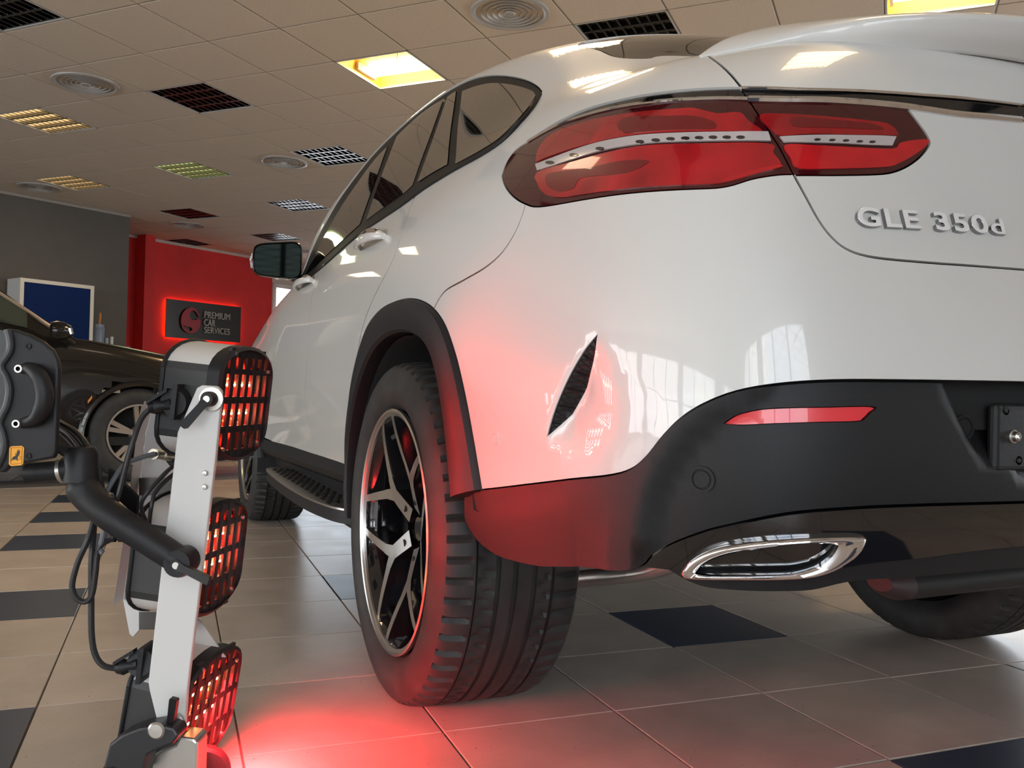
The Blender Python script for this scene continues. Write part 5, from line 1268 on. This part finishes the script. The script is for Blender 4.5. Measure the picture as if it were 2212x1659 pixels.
# swing arm with its elbow joint
am = catmull([Q(172,1040,1.42), Q(192,1072,1.415), Q(235,1112,1.405), Q(310,1160,1.40), Q(392,1213,1.395)], 6)
rr_ = np.interp(np.linspace(0, 1, len(am)), [0, .12, .4, 1], [.022, .027, .0245, .0225]); o_ = MB().tube(am, rr_, 20).build('swing_arm', M_PL, lamp)
MB().lathe(Q(392,1213,1.395), -FH, [(0, .021), (.021, .021), (.0235, .012), (.0235, -.02), (0, -.022)], 24).build('arm_end', M_PL, o_)
MB().tube(catmull([Q(150,1013,1.42), Q(168,1014,1.42), Q(180,1035,1.42), Q(192,1072,1.415)], 5), [.022]*16, 18).build('elbow', M_PL, lamp)
MB().lathe(Q(176, 1000, 1.42), ZZ, [(0, .026), (.020, .026), (.026, .015), (.027, -.03), (0, -.03)], 24).build('swivel_joint', M_PL, lamp)
MB().tube([Q(60,1022,1.42), Q(134,1016,1.42)], .0165, 16).build('outrigger_bar', M_PL, lamp); MB().cyl(Q(132,1016,1.42), Q(140,1015,1.42), .021, 20).build('collar', M_STEEL, lamp); MB().cyl(Q(138,1015,1.42), Q(158,1013,1.42), .020, 20).build('collar', M_PL, lamp)
# electrical sockets, plugs and leads
def plug(c, k=1):
    x, y = c; o = MB().cyl(Q(x+22, y-2, 1.50), Q(x+2, y+2, 1.46), .027*k, 20, .022*k).build('socket_housing', M_PL, lamp)
    MB().obox(Q(x+14, y, 1.475), RH*.004+ZZ*.0, FH*.024*k, UPL*.030*k).build('socket_flange', M_PL, o, smooth=False)
    MB().tube([Q(x, y+4, 1.465), Q(x-18, y+8, 1.465), Q(x-34, y+10, 1.465), Q(x-48, y+14, 1.465)], [.011, .0095, .014, .009], 10).build('plug', M_PL, o)
    MB().obox((Q(x-14, y-22, 1.46)+Q(x-46, y-2, 1.46))/2, (Q(x-6, y-27, 1.46)-Q(x-50, y-0, 1.46))/2, FH*.008, ZZ*.003).build('latch', M_PL, o, smooth=False)
plug((372, 868)); plug((300, 1430))
def cable(pts, r_, m=M_CABLE, name='cable', d=None):
    P = catmull([Q(*p) for p in pts], 6); return MB().tube(P, r_, 8).build(name, m, lamp)
cable([(322,885,1.465),(305,905,1.46),(290,945,1.45),(272,1005,1.44),(258,1060,1.43),(248,1095,1.43),(240,1150,1.44)], .0046)
cable([(334,980,1.52),(300,990,1.50),(268,1005,1.48),(246,1035,1.46),(230,1065,1.45),(222,1100,1.45)], .0042, M_GCABLE)
o_ = MB().cyl(Q(334,981,1.53), Q(352,982,1.56), .0075, 16).build('connector', M_BRASS, lamp); MB().cyl(Q(350,982,1.556), Q(366,984,1.585), .009, 16, .0105).build('connector_nut', M_BRASS, lamp)
MB().cyl(Q(331,981,1.525), Q(336,981,1.535), .0095, 12).build('connector_nut', M_BRASS, lamp)
for dx, dd in ((0, 0), (-7, .02), (9, -.02)):
    cable([(60+dx,880,1.50),(118+dx,912,1.48+dd),(158+dx,938,1.46+dd),(188+dx,980,1.45+dd),(204+dx,1025,1.45+dd),(212+dx,1075,1.46+dd),(210+dx,1130,1.46+dd)], .0055)
cable([(120,925,1.50),(150,950,1.49),(178,985,1.48),(196,1030,1.48),(203,1080,1.47),(200,1130,1.46),(188,1170,1.45),(168,1215,1.45),(156,1262,1.45),(162,1288,1.45),(182,1300,1.45),(198,1286,1.45),(206,1240,1.45),(210,1200,1.45),(218,1178,1.45),(240,1165,1.46),(262,1158,1.47)], .0048)
cable([(200,1080,1.48),(203,1130,1.47),(198,1200,1.46),(197,1290,1.46),(198,1370,1.46),(206,1415,1.46),(224,1438,1.46),(252,1444,1.465)], .0050)
cable([(392,1000,1.55),(368,1012,1.50),(340,1040,1.48),(318,1065,1.47),(305,1090,1.47),(312,1118,1.48),(330,1140,1.5)], .0036)
cable([(396,1010,1.55),(362,1035,1.50),(335,1065,1.48),(326,1100,1.47),(322,1135,1.48)], .0036)
cable([(363,800+90,1.6),(380,920,1.55),(388,960,1.55)], .0030)
MB().tube(catmull([Q(222,1098,1.45), Q(228,1120,1.45), Q(224,1150,1.45), Q(216,1185,1.45), Q(222,1195,1.45)], 4), .0045, 8).build('cable', M_GCABLE, lamp)
for x_, y_ in ((238, 1075), (246, 1160), (262, 1160)):
    MB().lathe(Q(x_, y_, 1.44), RH, [(.0085, -.003), (.0085, .003), (.006, .003), (.006, -.003), (.0085, -.003)], 12).build('cable_clip', M_STEEL if y_ < 1100 else M_PL, lamp)
MB().obox(Q(268,1065,1.55), (Q(298,1100,1.60)-Q(238,1042,1.52))/2, FH*.006, ZZ*.018).build('stay_bar', M_PL, lamp, smooth=False)
# castor fork and foot bracket
kz = Q(350, 1590, 1.46)
fk = plate([(214,1690),(236,1608),(262,1588),(300,1573),(345,1566),(376,1574),(386,1590),(374,1608),(340,1620),(318,1632),(305,1690)], 1.40, .045, 'castor_fork', mat('black_steel', (.03, .03, .032), .42, .4), bev=.004)
MB().lathe(Q(338, 1578, 1.40)-FH*.001, -FH, [(0, .003), (.011, .0028), (.014, 0)], 20).build('rivet', M_STEEL, lamp)
plate([(322,1640),(345,1624),(378,1610),(388,1592),(418,1596),(427,1604),(424,1720),(326,1720)], 1.455, .05, 'foot_bracket', M_STEEL, bev=.004)
wc = Q(436, 1672, 1.56); MB().lathe(wc, RH*.3-FH, [(0, -.016), (.03, -.016), (.045, -.014), (.050, -.008), (.050, .008), (.045, .014), (.03, .016), (0, .016)], 32).build('castor_wheel', M_PL, lamp)
for k in (-1, 1):
    wc = Q(255, 1700, 1.42)+FH*.0; 
wc = Q(255, 1690, 1.42); wc[2] = .052; MB().lathe(wc, RH-FH*.3, [(0, -.016), (.03, -.016), (.046, -.014), (.051, -.008), (.051, .008), (.046, .014), (.03, .016), (0, .016)], 32).build('castor_wheel', M_RUBBER, lamp)
# ---- control box with its two grip recesses, at the left edge of the picture
DB = 1.34
cb = [(4,716),(14,710),(30,711),(62,722),(92,738),(112,755),(122,775),(126,800),(122,900),(119,975),(115,990),(60,1000),(20,1008),(8,1020),(-2,1022),(-10,1010),(2,985),(8,960),(4,935),(-2,915),(4,895),(14,875),(19,850),(18,830),(10,812),(3,797),(4,782),(14,768),(21,755),(20,742),(10,730)]
box = plate(cb, DB, .014, 'control_box', M_PL, bev=.004)
plate([(-60,735),(10,745),(34,775),(34,965),(-60,980)], DB+.02, .10, 'box_body', M_PL, bev=.01)
rim = catmull([Q(x, y, DB-.002) for x, y in [(16,712),(22,735),(22,755),(14,770),(4,785),(4,798),(12,812),(19,832),(20,850),(15,876),(5,896),(-1,915),(5,935),(9,960),(3,987),(-8,1010)]], 4)
MB().tube(rim, .0058, 10).build('box_edge', mat('worn_black_edge', (.035, .036, .038), .4), box)
inner = plate([(-60,700),(14,716),(20,740),(20,756),(12,770),(2,786),(4,800),(14,814),(18,835),(18,850),(13,876),(3,896),(-3,915),(4,935),(7,960),(-60,1010)], DB-.0008, .004, 'inner_panel', mat('inner_black', (.006, .006, .007), .35), bev=0)
# handle: a raised grip bow
hb_ = catmull([Q(48,797,DB-.006), Q(66,797,DB-.012), Q(86,815,DB-.018), Q(96,850,DB-.020), Q(92,880,DB-.018), Q(76,905,DB-.013), Q(46,915,DB-.006)], 6)
MB().tube(hb_, np.interp(np.linspace(0, 1, len(hb_)), [0, .3, .7, 1], [.0075, .0125, .0125, .0075]), 14).build('grip', M_PL, box)
for px in ((47,797),(42,915)):
    o_ = MB().lathe(Q(*px, DB-.008), -FH, [(.0036, .010), (.0036, .003), (0, .003)], 20).build('grip_screw', M_SEAL, box)
    MB().lathe(Q(*px, DB-.008), -FH, [(.0036, .0105), (.0060, .0105), (.0068, .006), (.007, -.004)], 24).build('screw_ring', M_STEEL, box)
for px in ((62,748),(110,867),(62,985)):
    MB().lathe(Q(*px, DB), -FH, [(0, .0008), (.0022, .0008), (.0028, .002), (.0045, .002), (.0052, -.001)], 16).build('box_screw', M_SEAL, box)
# warning sticker: yellow with the crushed-hand symbol
M_YST = mat('yellow_sticker', (.80, .34, .02), .45); M_BK = mat('sticker_black', (.012, .01, .008), .5)
st = [(20,968),(24,964),(47,963),(52,967),(50,1001),(46,1005),(24,1007),(19,1003)]
stk = plate(st, DB-.0012, .001, 'warning_sticker', M_YST, bev=0)
def ink(pts, off=.0018, m=M_BK, nm='sticker_print'):
    MB().prism([Q(x, y, DB-off) for x, y in pts], -FH*.0003).build(nm, m, stk, smooth=False)
def ring(cx, cy, r_):
    MB().tube([Q(cx+r_*cos(t), cy+r_*sin(t), DB-.0018) for t in np.linspace(0, 2*pi, 25)], .00022, 5, cap=False).build('sticker_print', M_BK, stk)
K = lambda *P: [(0+x/4.486, 690+y/4.486) for x, y in P]      # read off an enlarged view of the sticker
MB().tube([Q(x, y, DB-.0016) for x, y in K((108,1245),(215,1240),(210,1395),(112,1405),(104,1395),(108,1245))], .0003, 5).build('sticker_print', M_BK, stk)
ink(K((104,1380),(118,1345),(130,1330),(150,1322),(170,1335),(166,1350),(172,1372),(160,1362),(148,1350),(140,1362),(122,1355)))
ink(K((150,1322),(165,1295),(170,1262),(174,1262),(176,1290),(184,1262),(188,1263),(184,1292),(192,1275),(194,1278),(186,1310),(176,1318),(170,1335)))
ring(*K((182,1340))[0], 4.4); ring(*K((158,1305))[0], 2.6)
# ------------------------------------------------------------------ black car on the low lift behind the lamp
BW = Q(300, 925, 6.4); BA = radians(37); HD = RH*cos(BA)+FH*sin(BA); SD = RH*sin(BA)-FH*cos(BA)     # forwards, and out of the flank that faces us
bc = empty('black_car', (BW[0], BW[1], 0), label='black car parked behind the lamp, seen from its flank at the left edge', cat='car'); world_parent(bc); bpy.context.view_layer.update()
M_BP = mat('black_car_paint', (.010, .008, .007), .20, 0, .5, .3); M_BG = mat('tinted_green_glass', (.035, .045, .032), .05, 0, 1.0); M_TAN = mat('pale_trim_and_reflection', (.45, .36, .27), .3, .6)
WH = .93
def bp(s, w, z): return np.array([BW[0], BW[1], 0])+HD*s+SD*(w-WH+.01)+ZZ*z      # w: distance from the centre line
sta = [  # s, then (w, z) rows from sill to the centre line
 (.93, [(.55,0.350),(.60,0.450),(.62,0.550),(.60,0.675),(.52,0.750),(.42,0.765),(.28,0.775),(0,0.780)]),
 (.80, [(.76,0.330),(.80,0.450),(.81,0.570),(.79,0.705),(.72,0.805),(.58,0.825),(.36,0.835),(0,0.840)]),
 (.50, [(.89,0.320),(.92,0.450),(.925,0.600),(.905,0.757),(.84,0.875),(.68,0.905),(.40,0.920),(0,0.925)]),
 (.00, [(.92,0.320),(.935,0.450),(.935,0.620),(.92,0.810),(.875,0.955),(.72,0.985),(.42,1.000),(0,1.010)]),
 (-.30, [(.92,0.300),(.935,0.450),(.935,0.640),(.92,0.845),(.88,1.000),(.74,1.025),(.44,1.040),(0,1.045)]),
 (-.50, [(.92,0.280),(.935,0.450),(.935,0.650),(.92,0.855),(.885,1.015),(.80,1.055),(.52,1.070),(0,1.075)]),
 (-.80, [(.92,0.280),(.935,0.450),(.935,0.650),(.92,0.870),(.885,1.040),(.78,1.250),(.60,1.280),(0,1.290)]),
 (-1.15, [(.92,0.280),(.935,0.450),(.935,0.650),(.92,0.880),(.885,1.055),(.73,1.450),(.58,1.490),(0,1.500)]),
 (-1.7, [(.92,0.280),(.935,0.450),(.935,0.650),(.92,0.890),(.885,1.070),(.71,1.520),(.58,1.570),(0,1.590)]),
 (-2.5, [(.92,0.280),(.935,0.450),(.935,0.650),(.92,0.900),(.885,1.090),(.72,1.500),(.58,1.550),(0,1.570)]),
 (-3.2, [(.90,0.300),(.92,0.450),(.92,0.650),(.90,0.900),(.86,1.110),(.74,1.320),(.58,1.360),(0,1.380)]),
 (-3.75, [(.72,0.350),(.76,0.450),(.76,0.650),(.74,0.900),(.70,1.100),(.60,1.130),(.4,1.140),(0,1.150)])]
def full(side):
    S = np.array([[bp(s, side*w if side > 0 else -w, z) for w, z in rows] for s, rows in sta])
    A = np.array([catmull(S[:, k], 5) for k in range(S.shape[1])]).transpose(1, 0, 2); return np.array([catmull(r_, 4) for r_ in A])
for side in (1, -1):
    G = full(side); n, m_ = G.shape[:2]; V = G.reshape(-1, 3)
    F = []
    for i in range(n-1):
        s_ = G[i, 0]; s_ = (s_-np.array([BW[0], BW[1], 0]))@HD
        for k in range(m_-1):
            zc = G[i, k][2]
            if min((s_-.0)**2, (s_+2.85)**2)+(zc-.33)**2 < .375**2 and k < 14: continue      # wheel openings
            F.append((i*m_+k, i*m_+k+1, (i+1)*m_+k+1, (i+1)*m_+k) if side > 0 else (i*m_+k+1, i*m_+k, (i+1)*m_+k, (i+1)*m_+k+1))
    link('body_side', mesh('body_side', V, F, True, auto=50), M_BP, bc)
    # side glass and windscreen set a little proud of the cabin
    def patch(name, i0, i1, k0, k1, m, off=.006):
        H = G[i0:i1+1, k0:k1+1]; a, b = H.shape[:2]; du = np.gradient(H, axis=0); dv = np.gradient(H, axis=1); N = np.cross(du, dv); N /= np.linalg.norm(N, axis=2)[..., None]+1e-9
        c_ = np.array([BW[0], BW[1], .5])-SD*WH-HD*1.4; 
        sg = np.sign(((H-c_)*N).sum(-1).mean()); P = H+N*sg*off
        return link(name, mesh(name, P.reshape(-1, 3), [(i*b+k, i*b+k+1, (i+1)*b+k+1, (i+1)*b+k) for i in range(a-1) for k in range(b-1)], True), m, bc)
    patch('side_window', 29, 43, 17, 20, M_BG); patch('side_window', 44, 49, 17, 20, M_BG); patch('windscreen', 26, 33, 21, 28, M_GLASS)
    # pale tube standing for the reflection up the windscreen pillar
    P = G[25:36, 20]; MB().tube(P+SD*side*.008+ZZ*.006, .012, 6).build('pillar_reflection', M_TAN, bc)
    P = np.array([bp(s, side*.939, .505) for s in (-.55, -1.4)]); MB().tube(P, .011, 6).build('door_trim', M_TAN, bc)
G = full(1)
MB().tube([bp(-.46, .94, 1.0), bp(-.54, .99, 1.05)], .03, 10).build('mirror_foot', M_BP, bc)
o_ = MB().lathe(bp(-.56, 1.0, 1.07), HD, [(0, .09), (.04, .075), (.065, .03), (.07, -.02), (.06, -.05), (0, -.055)], 20).build('door_mirror', M_BP, bc)
MB().tube([bp(-.50, 1.05, 1.09), bp(-.49, 1.055, 1.05)], .014, 8).build('mirror_highlight', M_CHROME, o_)  # chrome bead standing for the highlight on the mirror
MB().obox(bp(-.20, .932, .66), HD*.06, SD*.004, ZZ*.010).build('wing_badge', M_TAN, bc, smooth=False)
MB().obox(bp(-.34, .942, .60), HD*.012+ZZ*.018, SD*.006, ZZ*.01).build('side_indicator', mat('amber_lens', (.7, .25, .03), .3), bc, smooth=False)
hl = MB().prism([bp(.60, .905, .80), bp(.80, .80, .765), bp(.93, .62, .735), bp(.93, .63, .66), bp(.80, .81, .69), bp(.62, .915, .73)], SD*.012+HD*.012).build('headlamp', mat('headlamp_glass', (.45, .44, .40), .08, .2, 1.0), bc, smooth=False)
MB().obox(bp(-1.1, .5, .30), HD*2.4, SD*.42, ZZ*.03).build('underbody', M_DARK, bc, smooth=False)
def bwheel(s, w, side):
    c = bp(s, w, .347); ax = SD*side
    T = MB().lathe(c, ax, [(.215, .085), (.235, .10), (.28, .108), (.315, .10), (.335, .085), (.342, .06), (.342, -.07), (.30, -.10), (.21, -.09)], 56).build('wheel', M_RUBBER, bc)
    MB().lathe(c, ax, [(.225, .09), (.222, .104), (.212, .104), (.205, .085), (.20, -.05)], 56).build('rim', MATS.get('silver_alloy') or mat('silver_alloy', (.50, .44, .38), .35, .8), T)
    MB().lathe(c, ax, [(.0, -.02), (.2, -.02)], 32).build('brake_back', M_DARK, T)
    for k in range(5):
        for da in (-.13, .13):
            a = 2*pi*k/5+da+.3; d0 = HD*cos(a-da*.6)+ZZ*sin(a-da*.6); d1 = HD*cos(a)+ZZ*sin(a); t_ = np.cross(ax, d1)
            A, B = c+d0*.04+ax*.075, c+d1*.212+ax*.095
            MB().add([A-t_*.014, A+t_*.014, B+t_*.017, B-t_*.017, A-t_*.014-ax*.04, A+t_*.014-ax*.04, B+t_*.017-ax*.04, B-t_*.017-ax*.04], [(0,1,2,3),(7,6,5,4),(0,4,5,1),(1,5,6,2),(2,6,7,3),(3,7,4,0)]).build('spoke', MATS['silver_alloy'], T, smooth=False)
    MB().lathe(c, ax, [(0, .09), (.03, .088), (.05, .07), (.06, .04)], 24).build('hub_cap', MATS['silver_alloy'], T)
for s in (0, -2.85):
    bwheel(s, .83, 1); 
    MB().lathe(bp(s, -.83, .347), SD, [(.2, .1), (.33, .09), (.342, .06), (.342, -.06), (.33, -.09), (.0, -.09)], 32).build('wheel', M_RUBBER, bc)
    MB().tube([bp(s+.392*cos(t), .936, .33+.392*sin(t)) for t in np.linspace(-.1, pi+.1, 30)], .022, 8).build('arch_lip', M_BP, bc)
    # dark wheel housings
    V = []; 
    for w_ in (.934, .62):
        for t in np.linspace(-.2, pi+.2, 22): V.append(bp(s+.378*cos(t), w_, max(.26, .33+.378*sin(t))))
    MB().add(V, [(i, i+1, 23+i, 22+i) for i in range(21)]+[tuple(range(22, 44))]).build('wheel_housing', M_DARK, bc)
pf = empty('car_lift', (BW[0], BW[1], 0), label='low grey car lift plate on the floor under the black car', cat='lift'); world_parent(pf); bpy.context.view_layer.update()
for w_ in (.80, -.80):
    MB().prism([bp(1.0, w_+.22, 0), bp(1.35, w_+.22, 0), bp(1.35, w_-.26, 0), bp(1.0, w_-.26, 0)], (0, 0, .002)).build('ramp_lip', mat('lift_grey', (.16, .15, .145), .5, .3), pf, smooth=False)
    o_ = MB().prism([bp(-3.6, w_+.22, 0), bp(1.0, w_+.22, 0), bp(1.0, w_-.26, 0), bp(-3.6, w_-.26, 0)], (0, 0, .0)).v
    MB().obox(bp(-1.3, w_-.02, .0015), HD*2.3, SD*.24, ZZ*.0015).build('track', MATS['lift_grey'], pf, smooth=False)
